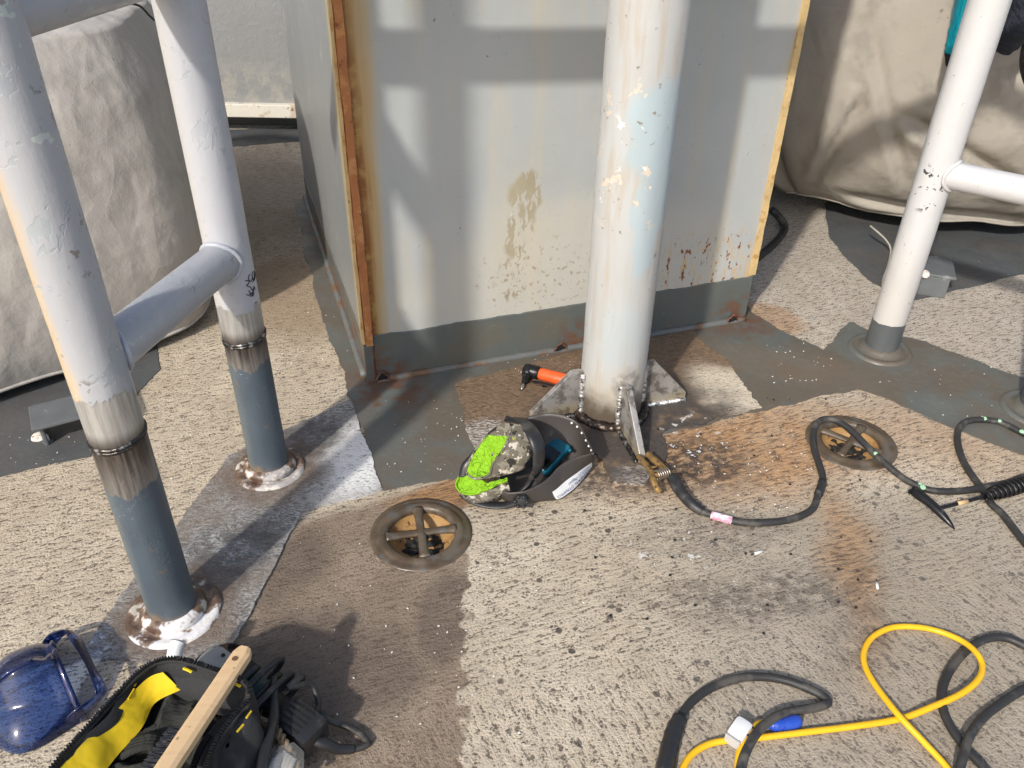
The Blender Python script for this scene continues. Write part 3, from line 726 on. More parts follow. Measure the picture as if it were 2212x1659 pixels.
# black marker scribble on the far left post
M_INK = plain('black_marker_ink', (.012, .012, .014), .5)
def onpost(c, r, px, py):                  # nearest hit of the sight line on the post surface
    d = ray(px, py); ox, oy = CAM.x-c[0], CAM.y-c[1]
    a = d.x*d.x+d.y*d.y; b = 2*(ox*d.x+oy*d.y); q = ox*ox+oy*oy-r*r
    disc = b*b-4*a*q
    t = (-b-math.sqrt(max(disc, 0)))/(2*a); return CAM+d*t
strokes = [[(530, 607), (536, 606), (538, 611), (533, 617), (540, 620)], [(540, 592), (537, 600), (541, 608), (545, 602), (545, 590), (549, 586), (549, 600), (546, 610)],
           [(545, 600), (549, 606), (551, 598), (551, 589)], [(532, 636), (538, 638), (541, 634), (543, 640)], [(537, 628), (544, 634), (548, 626), (545, 640), (549, 632)], [(541, 620), (546, 627), (549, 619), (551, 626)], [(541, 640), (548, 639)], [(551, 655), (555, 652)]]
inkp = [c_ for c_ in lf.children if c_.name.startswith('post')][1]
mk = join(*[tube(catmull([onpost(P2, .0552, *q) for q in s_], 5), .0011, 5) for s_ in strokes])
mesh('marker_writing', mk, M_INK, inkp, True)

rf = thing('pipe_frame', 'right white pipe frame with dark painted foot before the right canvas', 'pipe frame', P4, group='welded pipe frames')
def mat_rpost(name, zdark):
    t = NT(name, .4)
    x = t.xyz()
    z = t.ma('ADD', x[2], t.mul(t.ma('SUBTRACT', t.noise(26, 3), .5), .012))
    c = t.mix(t.noise(5, 4), (.50, .50, .51), (.59, .59, .59))
    c = t.mix(t.mul(t.rng(x[2], .55, .18), .4), c, (.50, .45, .38))
    ch = t.mul(t.rng(t.noise(24, 4, .7, t.warp(.05, 20)), .60, .61), t.blob((-.03, -.05, .64), (.07, .07, .09), hi=.3))
    c = t.mix(ch, c, (.06, .063, .068))
    c = t.mix(t.mul(t.rng(t.noise(45, 4, .75), .70, .74), .8), c, (.3, .3, .3))
    dkc = t.mix(t.noise(9, 4), (.075, .083, .09), (.115, .122, .125))
    c = t.mix(t.rng(z, zdark-.001, zdark+.001), dkc, c)
    return t.out(c, t.rng(t.noise(9, 3), .3, .7, .3, .48), t.bump(t.ma('ADD', t.noise(50, 4), t.mul(ch, -.8)), .25, .003))
MR4, MRX = mat_rpost('right_post_paint', .135), mat_rpost('right_rail_paint', -5)
for c in (P4, P5):
    p = post(rf, c, MR4, .0572, .1)
    o = mesh('base_ring', lathe([(.112, .004), (.108, .012), (.098, .015), (.090, .010), (.078, .011), (.070, .022), (.060, .030), (.054, .030)], (0, 0, 0), 56), M_DPAINT, None, True)
    o.parent = p; OFF[o] = Vector((c.x, c.y, 0))
Y1, Y2 = P4+Vector((0, 0, .678)), P5+Vector((0, 0, .70))
bar(rf, Y1, Y2, .043, MRX)
bar(rf, P4+Vector((0, 0, RT_+.06)), P5+Vector((0, 0, RT_+.06)), .045, MRX, 'upper_rail')
dy = (Y2-Y1).normalized()
mesh('joint_weld', tube([Y1+dy*(.0572+.004)+Vector((-dy.y, dy.x, 0))*.046*math.cos(a)+Vector((0, 0, .046*math.sin(a)))-dy*.02*math.cos(a)**2 for a in [k*math.pi/20 for k in range(41)]], .006, 8, False), plain('painted_weld_white', (.56, .56, .56), .4, bump=.5, bsc=60, bd=.004), rf, True)

# ------------------------------------------------------------------ central support pole with four gussets
BR = .1015
M_FOOTW = mat_weld('burnt_fillet_weld', (.06, .045, .036), (.26, .24, .22), .56)
bp = thing('support_pole', 'thick pale pole with four welded gusset plates in front of the column', 'pole', PB)
mesh('pipe', pipe(PB, BR, 0, 2.3, 56, 40, .0016), M_BPOLE, bp, True, angle=50)
mesh('head_rail', tube(pts_line(P2+Vector((-.3, -.06, 1.42)), P4+Vector((.1, -.06, 1.42)), 12), .055, 20), MRX, bp, True)
mesh('foot_weld', bead_ring(PB, BR+.007, .021, 160, .006, .28), M_FOOTW, bp, True)
GA = R(15)
for k, (ang, L, Hh) in enumerate(((math.pi+GA, .172, .168), (-math.pi/2+GA, .185, .168), (GA, .165, .168), (math.pi/2+GA, .15, .165))):
    X = Vector((math.cos(ang), math.sin(ang), 0)); N = Vector((-X.y, X.x, 0)); o = PB+X*(BR-.003)+Vector((0, 0, .004))
    vf = prism([(0, 0), (L, 0), (L, .030), (.042, Hh), (0, Hh)], .019, o, X, Vector((0, 0, 1)), N)
    g = mesh('gusset_plate', vf, M_GUS, bp)
    bv = g.modifiers.new('edge', 'BEVEL'); bv.width = .0014; bv.segments = 2
    for s in (-1, 1):
        a = o+X*.006+N*(s*.0125)
        mesh('weld_bead', bead_line(a+Vector((0, 0, .01)), a+Vector((0, 0, Hh-.008)), .0098, 90, .30), M_WELDB if s*(1 if k in (0, 3) else -1) > 0 or k == 1 else M_WELD, g, True)
        mesh('weld_bead', bead_line(o+X*.01+N*(s*.014)+Vector((0, 0, .004)), o+X*(L-.004)+N*(s*.014)+Vector((0, 0, .004)), .0092, 96, .30), M_WELDB if k == 2 else M_WELD, g, True)
# ------------------------------------------------------------------ deck drains
M_DRAIN = NT('drain_casting_paint', .42)
_n = M_DRAIN.noise(14, 5, .65)
_c = M_DRAIN.mix(M_DRAIN.rng(_n, .38, .62), (.075, .052, .032), (.12, .09, .06))
_c = M_DRAIN.mix(M_DRAIN.mul(M_DRAIN.rng(M_DRAIN.noise(30, 4, .7), .56, .66), .45), _c, (.105, .125, .135))
M_DRAINM = M_DRAIN.out(_c, M_DRAIN.rng(_n, .3, .7, .3, .5), M_DRAIN.bump(_n, .35, .004))
M_CUP = rusty('orange_rusted_cup', (.40, .235, .09), (.30, .155, .055), .5, (.12, .05, .02), 18)
M_SLAG = plain('black_slag', (.015, .014, .013), .7, var=.4, sc=60, bump=.8, bsc=90, bd=.01)
def drain(c, rot, label):
    d = thing('deck_drain', label, 'drain', c, group='round deck drains')
    mesh('flange', lathe([(.138, .0005), (.136, .0035), (.126, .0042), (.118, .0045), (.115, .0066), (.109, .0088), (.103, .0094), (.096, .0080), (.091, .003), (.0893, -.003), (.0885, -.012)], c, 64), M_DRAINM, d, True)
    mesh('cup', lathe([(.0883, -.010), (.085, -.024), (.072, -.038), (.042, -.046), (.0005, -.048)], c, 48), M_CUP, d, True)
    for k in range(2):
        a = rot+k*math.pi/2; X = Vector((math.cos(a), math.sin(a), 0))
        P = [c+X*(s*.094)+Vector((0, 0, .003-.004*(s*s)*.5+.0015*k)) for s in [i/12-1 for i in range(25)]]
        mesh('grate_bar', tube(P, [.0115+.006*abs(i/12-1)**4 for i in range(25)], 12, True, .62), M_DRAINM, d, True)
    V, F = [], []
    n = 26
    for i in range(n):
        for j in range(n):
            x, y = (i/(n-1)-.5)*.12, (j/(n-1)-.5)*.12
            V.append((c.x+x, c.y+y, -.042+.014*noise.noise(Vector((x*60+c.x, y*60, 2)))-.09*(x*x+y*y)*3))
    for i in range(n-1):
        for j in range(n-1): F.append((i*n+j, i*n+j+1, (i+1)*n+j+1, (i+1)*n+j))
    mesh('slag_debris', (V, F), M_SLAG, d)
    return d
drain(D1, R(12), 'rusty round deck drain with cross grate below the welding helmet')
drain(D2, R(-38), 'grey round deck drain with a black cable lying across it')

# ------------------------------------------------------------------ canvas covers
def canvas(name, label, plan, z0, z1, mat, amp, lean, seed, folds=(), nu=300, nv=130, wr=1.0, tuck=.06, hem=None, seams=()):
    P = catmull([Vector((x, y, 0)) for x, y in plan], 24, True)
    L = [0]
    for i in range(len(P)): L.append(L[-1]+(P[(i+1) % len(P)]-P[i]).length)
    tot = L[-1]
    def at(s):
        s = s % tot
        import bisect
        i = min(bisect.bisect_right(L, s)-1, len(P)-1); f = (s-L[i])/max(1e-6, L[i+1]-L[i])
        a, b = P[i], P[(i+1) % len(P)]
        return a.lerp(b, f), (b-a).normalized()
    cen = sum(P, Vector())/len(P)
    V, F = [], []
    NV = nv+24
    def ridged(p, o=3):
        h = 0; a = 1
        for k in range(o):
            h += a*(1-abs(noise.noise(p))*2.2); a *= .5; p = p*2.1+Vector((3.1, 1.7, 5.3))
        return h
    for i in range(nu):
        s = tot*i/nu; q, t = at(s); nrm = Vector((t.y, -t.x, 0))
        if nrm.dot(q-cen) < 0: nrm = -nrm
        zb = z0+(hem(s) if hem else .02*noise.noise(Vector((s*3, seed, 0))))
        for j in range(NV):
            if j < nv:
                f = j/(nv-1); z = zb+(z1-zb)*f
                bul = lean(f, s)
                p = Vector((q.x, q.y, z))
                wp = Vector((s, z, seed))
                wa = wp+Vector((noise.noise(wp*1.7), noise.noise(wp*1.9+Vector((5, 0, 0))), 0))*.35
                # big slack folds plus sharp crumple creases, gathered at the hem
                d = amp*noise.noise(wa*1.5)
                d += wr*.012*ridged(Vector((wa.x*1.8+wa.y*1.1, wa.y*1.3-wa.x*.8, seed)), 2)
                d += wr*.0015*ridged(Vector((wa.x*5-wa.y*3, wa.y*4, seed+4)), 2)
                for (fs, fz, gs, gz, w_, dep) in folds:
                    e = Vector((gs-fs, gz-fz)); m = Vector((s-fs, z-fz)); k = max(0, min(1, m.dot(e)/e.length_squared))
                    dd = (m-e*k).length; side = (e.x*m.y-e.y*m.x)/e.length
                    en = min(1, 6*k*(1-k)+.25)
                    d += en*(-dep*math.exp(-(dd/w_)**2) + dep*.7*math.exp(-((side-w_*1.7)/(w_*1.3))**2)*(1 if 0 < k < 1 else 0))
                d -= tuck*math.exp(-f*9)
                p += nrm*(bul+d)
            else:
                f = (j-nv+1)/24; base = V[i*NV+nv-1]; b = Vector(base)
                p = b.lerp(Vector((cen.x, cen.y, z1)), f)
                p.z = z1+.07*math.sin(f*math.pi*.5)+.02*noise.noise(Vector((p.x*3, p.y*3, seed)))
            V.append(tuple(p))
    for i in range(nu):
        k = (i+1) % nu
        for j in range(NV-1): F.append((i*NV+j, k*NV+j, k*NV+j+1, i*NV+j+1))
    o = mesh(name, (V, F), mat, None, True)
    tag(o, label, 'canvas cover', 'canvas equipment covers')
    def sp(s, z, out=.0):                     # point on the draped surface
        i = int(s/tot*nu) % nu; col_ = [Vector(V[i*NV+j]) for j in range(nv)]
        p = min(col_, key=lambda q_: abs(q_.z-z)); n_ = Vector((p.x-cen.x, p.y-cen.y, 0)).normalized()
        return p+n_*out
    mesh('hem', tube([Vector(V[i*NV]) for i in range(nu)]+[Vector(V[0])], .007, 6, False), mat, o, True)
    for path in seams:
        mesh('seam', tube([sp(a, b, .001) for a, b in path], .0032, 6), mat, o, True)
    return o
M_CANL = mat_canvas('grey_beige_canvas', (.40, .375, .345), (.48, .45, .415), .35, 1.0)
M_CANR = mat_canvas('tan_canvas', (.315, .285, .245), (.40, .365, .315), .45, .8)
def leanL(f, s): return .045*math.sin(f*math.pi)-.10*max(0, f-.80)**1.4*5-.03*f
canvas('canvas_cover', 'tall crumpled grey beige canvas cover behind the left pipe frame', [(-2.75, 1.35), (-2.15, 1.78), (-1.62, 2.17), (-1.30, 2.47), (-1.17, 2.66), (-1.20, 2.95), (-1.40, 3.4), (-2.3, 3.7), (-3.2, 2.8)], .045, 1.05, M_CANL, .025, leanL, 3, wr=.85, tuck=.02)
def leanR(f, s): return .17*math.sin(min(1, f*1.25)*math.pi)**.8-.03*f
FR = [(2.35, .75, 1.75, 1.30, .035, .05), (2.05, .30, 1.45, .62, .03, .035), (2.95, .92, 2.2, 1.02, .022, .045), (3.0, .86, 2.3, .93, .02, .035), (1.55, .25, 1.25, .95, .02, .012), (2.2, .12, 1.3, .18, .03, .03), (1.0, .1, .95, .55, .03, .03), (1.15, .2, 1.3, .7, .02, .02)]
canvas('canvas_cover', 'bulging tan canvas cover behind the right white post', [(1.02, 4.7), (1.10, 4.2), (1.20, 3.82), (1.50, 3.60), (1.95, 3.46), (2.5, 3.44), (3.1, 3.6), (3.4, 4.2), (3.2, 5.0), (2.0, 5.2)], .10, 1.72, M_CANR, .035, leanR, 11, folds=[(a, b, c, d, w_, e*1.7) for a, b, c, d, w_, e in FR], wr=.8, tuck=.16, nu=380)
# cord along the top edge of the left cover
cc = [AT(150, 12, 2.5), AT(230, 2, 2.55), AT(262, 6, 2.6), AT(300, 12, 2.65), AT(322, 33, 2.7), AT(335, 44, 2.72), AT(352, 46, 2.76)]
tag(mesh('lashing_cord', tube(catmull(cc, 8), .0035, 8), M_BLACK, None, True), 'thin black cord along the top of the left canvas', 'cord')

# support angles welded to the pads
M_BRK = plain('scuffed_bracket_paint', (.13, .14, .145), .45, var=.3, sc=14, dirt=(.30, .31, .31), dsc=20, dth=.6)
def bracket(label, cl, size, rot, leg):
    b = thing('support_bracket', label, 'bracket', (cl.x, cl.y, 0))
    X = Vector((math.cos(rot), math.sin(rot), 0)); Y = Vector((-X.y, X.x, 0)); Z = Vector((0, 0, 1))
    h = cl.z
    mesh('top_plate', box(cl-Z*.006+X*(size[0]/2)*0, (size[0], size[1], .012), (X, Y, Z), .003), M_BRK, b)
    mesh('upright', box((cl.x+leg[0]*X.x+leg[1]*Y.x, cl.y+leg[0]*X.y+leg[1]*Y.y, (h-.013)/2), (leg[2], leg[3], h-.013), (X, Y, Z), .004), M_BRK, b)
    return b, X, Y
c1 = G(150, 880, .085)
bracket('dark grey steel bracket under the left canvas cover', c1, (.22, .13), R(30), (-.088, 0, .012, .10))
M_CHIPW = plain('white_chipped_primer', (.72, .68, .62), .6, dirt=(.36, .15, .07), dsc=40, dth=.52)
c2 = G(2015, 572, .10)
b2, X_, Y_ = bracket('square grey steel stanchion block beside the right white post', c2, (.165, .19), R(-18), (.0, -.085, .13, .012))
p = c2+X_*.0-Y_*.07
mesh('upright', box((c2.x-X_.x*.062, c2.y-X_.y*.062, .044), (.012, .14, .086), (X_, Y_, (0, 0, 1)), .003), M_BRK, b2)
mesh('chipped_corner', lathe([(.001, .007), (.016, .006), (.02, 0), (.012, -.012), (.002, -.016)], c2-X_*.035-Y_*.094+Vector((0, 0, -.004)), 9, (0, -.5, .8)), M_CHIPW, b2)

# black hose and lashing line behind the column's right corner
hz = [G(1590, 600, .012), G(1632, 560, .012), G(1668, 530, .012), G(1690, 505, .012), G(1695, 488, .015), G(1684, 470, .05), G(1668, 455, .10)]
tag(mesh('hose', tube(catmull(hz, 8), .018, 12), M_BLACK, None, True), 'short black hose bending behind the far corner of the column', 'hose')
M_ROPE = plain('off_white_rope', (.36, .34, .28), .9, bump=.8, bsc=60, bd=.004)
rp = [G(1880, 488, .10), G(1898, 503, .09), G(1915, 520, .06), G(1924, 540, .03), G(1918, 575, .02), G(1908, 603, .012), G(1905, 640, .01)]
tag(mesh('rope_end', tube(catmull(rp, 8), .0045, 8), M_ROPE, None, True), 'short off-white rope hanging behind the right white post', 'rope')

# teal and navy work jacket hung behind the right post
M_TEAL = NT('teal_nylon', .35); _h = M_TEAL.noise(20, 4, .6, M_TEAL.map(sc=(2, 2, .5)))
M_TEALM = M_TEAL.out(M_TEAL.mix(_h, (.0, .17, .24), (.01, .30, .38)), .35, M_TEAL.bump(_h, .6, .02))
M_NAVY = plain('navy_cloth', (.018, .022, .035), .75, var=.4, sc=9, bump=.8, bsc=14, bd=.03)
jk = thing('work_jacket', 'teal and navy work jacket hanging behind the top of the right post', 'jacket', AT(2150, 60, 3.15))
YJ = 3.15
sl_ = catmull([AT(2150, -150, YJ), AT(2125, -60, YJ), AT(2098, 30, YJ), AT(2078, 85, YJ), AT(2064, 118, YJ)], 6)
mesh('sleeve', tube(sl_, [.085-.045*i/(len(sl_)-1)+.006*noise.noise(Vector((i*.7, 0, 0))) for i in range(len(sl_))], 20), M_TEALM, jk, True)
mesh('cuff', tube([AT(2065, 116, YJ), AT(2063, 126, YJ), AT(2062, 138, YJ), AT(2062, 148, YJ)], [.038, .032, .030, .020], 16), M_NAVY, jk, True)
bd = catmull([AT(2240, -160, YJ+.05), AT(2225, -60, YJ+.03), AT(2205, 10, YJ+.02), AT(2178, 75, YJ+.02), AT(2160, 108, YJ+.03)], 6)
mesh('body', tube(bd, [.20-.16*(i/(len(bd)-1))**1.3+.02*noise.noise(Vector((i*.5, 4, 0))) for i in range(len(bd))], 24, True, .6), M_NAVY, jk, True)
mesh('strap', tube(catmull([AT(2225, 60, YJ), AT(2212, 110, YJ), AT(2210, 150, YJ), AT(2222, 190, YJ), AT(2240, 210, YJ)], 6), .02, 10, True, .4), M_BLACK, jk, True)

# ------------------------------------------------------------------ earth clamp with its cable
def cable(px, r, z=None, n=8, lift=None):
    P = []
    for i, q in enumerate(px):
        h = r+.001+(lift.get(i, 0) if lift else 0)
        P.append(G(q[0], q[1], h))
    return catmull(P, n)
M_BRASS = rusty('tarnished_brass', (.33, .20, .07), (.22, .14, .06), .48, (.06, .045, .03), 26)
M_BRASS.node_tree.nodes['Principled BSDF'].inputs['Metallic'].default_value = .6
M_SPRING = plain('spring_steel', (.42, .36, .29), .32, .85, bump=.1)
ec = thing('earth_clamp', 'brass earth clamp with spring gripping the front gusset, on a black cable', 'earth clamp', G(1425, 1030))
gpx = [(1452, 1030), (1467, 1057), (1492, 1087), (1517, 1105), (1558, 1118), (1605, 1129), (1655, 1129), (1708, 1122), (1752, 1102), (1766, 1073), (1777, 1036), (1770, 1005), (1758, 968), (1757, 932), (1767, 912), (1786, 905), (1812, 911), (1842, 933), (1892, 983), (1942, 1026), (1975, 1046), (2015, 1060), (2075, 1061), (2128, 1053), (2180, 1042), (2240, 1020), (2330, 985)]
lift = {12: .006, 13: .012, 14: .018, 15: .022, 16: .024, 17: .022, 18: .012, 0: .02, 1: .012}
gp = cable(gpx, .0102, lift=lift)
mesh('cable', tube(gp, .0102, 14), M_BLACK, ec, True)
bt = cable(gpx[:4], .0102, lift={0: .022, 1: .014, 2: .006})
mesh('cable_boot', tube(bt, [.0175-.004*(i/len(bt))**2+.0015*noise.noise(Vector((i*.5, 0, 0))) for i in range(len(bt))], 14), M_BLKPL, ec, True)
M_TAPE = NT('pink_white_tape', .45); _p = M_TAPE.noise(60, 3, .6, M_TAPE.map(sc=(1, 1, 1)))
M_TAPEM = M_TAPE.out(M_TAPE.mix(M_TAPE.rng(_p, .48, .56), (.78, .75, .76), (.72, .28, .38)), .4)
i0 = 4*8-4
mesh('tape_tag', tube(gp[i0:i0+9], .0114, 14), M_TAPEM, ec, True)
mesh('splice_sleeve', tube(gp[9*8+1:9*8+8], .0128, 14), M_BLKPL, ec, True)
M_GREEN = plain('pale_green_paint', (.30, .52, .33), .6)
def daubs(path, r, idx, parent):
    for k in idx:
        q = path[min(k, len(path)-1)]; d = (CAM-q).normalized()
        n_ = lathe([(.0005, .0012), (.0045, .001), (.006+.002*random.random(), 0)], q+Vector((d.x*r*.6, d.y*r*.6, r*.82))+Vector((random.uniform(-.003, .003), random.uniform(-.003, .003), 0)), 7, (d.x*.6, d.y*.6, .8))
        mesh('paint_daub', n_, M_GREEN, parent)
daubs(gp, .0102, (162, 163, 164, 144), ec)
# jaws: two forged arms crossing at a sprung pivot
def arm(px, z, r):
    P = catmull([G(x, y, zz) for (x, y), zz in zip(px, z)], 6)
    return tube(P, [r*(1+.25*noise.noise(Vector((i*.4, r*90, 0)))) for i in range(len(P))], 10, True, .75)
mesh('jaw', arm([(1380, 985), (1395, 1003), (1408, 1020), (1412, 1038), (1418, 1052), (1425, 1062)], [.035, .040, .045, .050, .040, .028], .0095), M_BRASS, ec, True)
mesh('jaw', arm([(1400, 980), (1413, 993), (1430, 1008), (1442, 1020), (1452, 1034)], [.03, .034, .034, .036, .034], .0115), M_BRASS, ec, True)
a_, b_ = G(1415, 1028, .048), G(1442, 1020, .046)
ax_ = (b_-a_).normalized(); n1 = ax_.cross(Vector((0, 0, 1))).normalized(); n2 = ax_.cross(n1)
hx = [a_.lerp(b_, i/90)+n1*(.0135*math.cos(i*2*math.pi/15))+n2*(.0135*math.sin(i*2*math.pi/15)) for i in range(91)]
mesh('spring', tube(hx, .0024, 8), M_SPRING, ec, True)
mesh('pivot_pin', tube([a_-ax_*.008, b_+ax_*.008], .007, 12), M_BRASS, ec, True)
mesh('shunt_strap', arm([(1402, 1007), (1412, 1009), (1424, 1006), (1432, 1012)], [.045, .055, .052, .044], .0035), M_BRASS, ec, True)

# ------------------------------------------------------------------ other leads
wl = thing('welding_lead', 'black cable looping under the hammer handle at the right edge', 'cable', G(2100, 960))
bpx = [(2300, 985), (2250, 955), (2210, 936), (2165, 914), (2127, 907), (2093, 909), (2074, 922), (2068, 943), (2072, 971), (2083, 1000), (2102, 1030), (2120, 1054), (2143, 1090), (2165, 1110), (2212, 1170), (2270, 1240)]
wp_ = cable(bpx, .0102)
mesh('cable', tube(wp_, .0102, 14), M_BLACK, wl, True)
daubs(wp_, .0102, (16, 17, 25, 32), wl)
lc = thing('welding_lead', 'black cable with thick connector, crossing the yellow cord', 'cable', G(1560, 1520))
cpx = [(1428, 1700), (1447, 1612), (1460, 1570), (1475, 1539), (1502, 1509), (1542, 1483), (1602, 1464), (1658, 1463), (1708, 1473), (1758, 1493), (1784, 1509), (1786, 1520), (1758, 1529), (1708, 1537), (1668, 1553), (1635, 1583), (1612, 1623), (1600, 1659), (1588, 1730)]
cp_ = cable(cpx, .0098, lift={12: .004, 13: .010, 14: .018, 15: .024, 16: .020, 17: .010})
mesh('cable', tube(cp_, .0098, 14), M_BLACK, lc, True)
cb = cable(cpx[:4], .012)
mesh('connector', tube(cb[:-4], [.0185-.006*max(0, i/len(cb)-.55)*2+.0015*(i % 4 == 0) for i in range(len(cb)-4)], 14), M_BLKPL, lc, True)
ld = thing('welding_lead', 'black cable curving under the yellow loop at lower right', 'cable', G(2060, 1480))
dpx = [(2300, 1470), (2250, 1415), (2208, 1392), (2172, 1378), (2135, 1379), (2098, 1397), (2062, 1433), (2038, 1479), (2036, 1526), (2055, 1573), (2092, 1623), (2128, 1662), (2190, 1740)]
mesh('cable', tube(cable(dpx, .0098), .0098, 14), M_BLACK, ld, True)
le = thing('welding_lead', 'black cable crossing beneath another in the bottom right corner', 'cable', G(2130, 1540))
epx = [(2320, 1440), (2262, 1468), (2212, 1489), (2168, 1516), (2125, 1549), (2095, 1589), (2082, 1630), (2072, 1670), (2066, 1740)]
mesh('cable', tube(cable(epx, .0096, lift={4: .006, 5: .018, 6: .020, 7: .008}), .0096, 14), M_BLACK, le, True)
yc = thing('extension_cord', 'bright yellow extension cord lying in a loop on the deck', 'cord', G(1950, 1550))
ypx = [(1440, 1760), (1455, 1700), (1475, 1659), (1495, 1629), (1532, 1607), (1582, 1598), (1642, 1593), (1742, 1581), (1842, 1569), (1942, 1553), (2008, 1529), (2075, 1499), (2112, 1469), (2122, 1439), (2108, 1409), (2075, 1383), (2025, 1363), (1975, 1354), (1925, 1356), (1885, 1376), (1867, 1406), (1869, 1439), (1893, 1483), (1942, 1546), (1992, 1599), (2042, 1653), (2062, 1682), (2110, 1760)]
yl_ = {5: .002, 6: .001, 11: .012, 12: .016, 13: .016, 14: .020, 15: .010, 22: .006, 23: .015, 24: .006, 10: .010}
yp = cable(ypx, .0070, lift=yl_)
mesh('cord', tube(yp, .0070, 14), M_YEL, yc, True)
y2 = cable([(1585, 1740), (1592, 1680), (1596, 1630), (1612, 1592), (1634, 1566), (1655, 1560)], .0070, lift={2: .006, 3: .016, 4: .010, 5: .006})
yt = thing('cord_plug', 'blue plug on the end of a yellow cord under the black cable', 'plug', G(1690, 1560))
mesh('cord', tube(y2, .0068, 12), M_YEL, yt, True)
M_BLUEP = plain('blue_plastic', (.02, .07, .42), .35, var=.2, sc=30, bump=.1)
bl_ = catmull([G(1655, 1565, .012), G(1675, 1566, .014), G(1700, 1563, .015), G(1728, 1556, .014)], 5)
mesh('plug_body', tube(bl_, [.006, .0075, .009, .011, .0125, .013, .0135, .013, .0125, .0135, .014, .014, .0145, .0145, .013, .010][:len(bl_)], 14), M_BLUEP, yt, True)
for k in (4, 6, 8): mesh('grip_rib', lathe([(.0115, -.001), (.0148, -.001), (.0148, .001), (.0115, .001)], bl_[k], 14, bl_[k+1]-bl_[k]), M_BLUEP, yt)
M_WHITEP = plain('white_plastic', (.80, .80, .78), .4, var=.05, dirt=(.6, .57, .5), dsc=20, dth=.6)
wt = thing('cord_connector', 'white plastic connector clipped over the yellow cord', 'connector', G(1595, 1590))
wc = G(1597, 1580, .022); wx = (G(1580, 1605)-G(1615, 1555)).normalized(); wyv = Vector((-wx.y, wx.x, 0))
mesh('connector_body', box(wc, (.056, .040, .030), (wx, wyv, (0, 0, 1)), .012), M_WHITEP, wt, True, angle=40)
mesh('connector_face', box(wc+wx*.031, (.006, .034, .026), (wx, wyv, (0, 0, 1)), .002), plain('grey_socket_face', (.45, .44, .42), .5), wt)
for s in (0, 1): mesh('zip_tie', lathe([(.0075, -.002), (.0095, -.002), (.0095, .002), (.0075, .002)], y2[24+s*4], 12, y2[25+s*4]-y2[24+s*4]), M_BLKPL, wt)

# chipping hammer
ch = thing('chipping_hammer', 'black chipping hammer with a coiled spring handle on the deck', 'hammer', G(2050, 1090))
M_HAM = plain('black_steel', (.014, .014, .015), .34, .3, var=.4, bump=.25, bsc=40, dirt=(.10, .09, .08), dsc=30, dth=.62)
h0, h1 = G(1972, 1060, .030), G(2062, 1143, .008)
hd = [h0.lerp(h1, i/12) for i in range(13)]; hd = [q+Vector((0, 0, .010*math.sin(i/12*math.pi))) for i, q in enumerate(hd)]
mesh('head', tube(hd, [.012, .0155, .016, .0155, .0145, .014, .014, .0135, .0125, .011, .009, .006, .002], 12, True, .9), M_HAM, ch, True)
mesh('chisel_edge', box(h0+Vector((0, 0, .001)), (.008, .034, .012), ((h1-h0).normalized(), (h1-h0).normalized().cross(Vector((0, 0, 1))).normalized(), (0, 0, 1)), .002), M_HAM, ch)
s0, s1 = G(2022, 1100, .026), G(2130, 1072, .030)
mesh('shaft', tube(pts_line(s0, s1, 6), .0055, 10), M_HAM, ch, True)
M_TANP = plain('tan_worn_paint', (.60, .40, .20), .6)
mesh('worn_paint', tube([s0.lerp(s1, .42), s0.lerp(s1, .5), s0.lerp(s1, .62)], [.0059, .0062, .0058], 10), M_TANP, ch, True)
e0, e1 = G(2127, 1073, .030), G(2262, 1030, .030)
ax2 = (e1-e0).normalized(); m1 = ax2.cross(Vector((0, 0, 1))).normalized(); m2 = ax2.cross(m1)
turns = 15; hx = []
for i in range(turns*14+1):
    f = i/(turns*14); rr = .006+.014*math.sin(min(1, f*1.05+.02)*math.pi)**.7
    hx.append(e0.lerp(e1, f)+m1*(rr*math.cos(i*2*math.pi/14))+m2*(rr*math.sin(i*2*math.pi/14)))
mesh('spring_handle', tube(hx, .0040, 8), M_HAM, ch, True)
mesh('handle_core', tube([e0.lerp(e1, i/12) for i in range(13)], [.004+.011*math.sin(i/12*math.pi)**.7 for i in range(13)], 10), M_DARKHOLE, ch, True)

# pneumatic die grinder
dg = thing('die_grinder', 'orange right-angle die grinder lying behind the left gusset plate', 'die grinder', G(1190, 830))
M_ORA = plain('orange_anodised_grip', (.80, .11, .025), .38, var=.12, sc=20, dirt=(.25, .06, .03), dsc=30, dth=.64)
g0, g1 = G(1163, 806, .034), G(1300, 842, .030)
gx = (g1-g0).normalized()
mesh('grip', tube([g0+gx*.004, g0+gx*.012, g0+gx*.10, g0+gx*.15, g1], [.018, .021, .022, .022, .020], 24), M_ORA, dg, True, angle=40)
mesh('collar', tube([g0-gx*.030, g0-gx*.026, g0-gx*.004, g0+gx*.003], [.019, .023, .023, .020], 20), M_HAM, dg, True, angle=40)
gh = g0-gx*.036
hdn = (G(1128, 838, .012)-gh).normalized()
mesh('angle_head', join(lathe([(.001, -.020), (.014, -.019), (.021, -.012), (.022, .004), (.019, .020), (.015, .024)], gh, 20, hdn)), M_HAM, dg, True, angle=40)
M_STEEL = plain('bright_steel', (.45, .44, .42), .3, .9, var=.3, bump=.1)
mesh('collet', lathe([(.017, .022), (.017, .030), (.012, .034), (.0125, .050), (.008, .056)], gh, 6, hdn), M_HAM, dg)
mesh('collet_nut', lathe([(.0105, .040), (.0115, .042), (.0115, .050), (.0085, .054)], gh, 6, hdn), M_STEEL, dg)
mesh('burr', lathe([(.0035, .05), (.0035, .062), (.006, .066), (.0065, .076), (.004, .084), (.0005, .087)], gh, 12, hdn), M_STEEL, dg, True)
lv = g0+gx*.03+Vector((gx.y, -gx.x, 0))*.034-Vector((0, 0, .012))
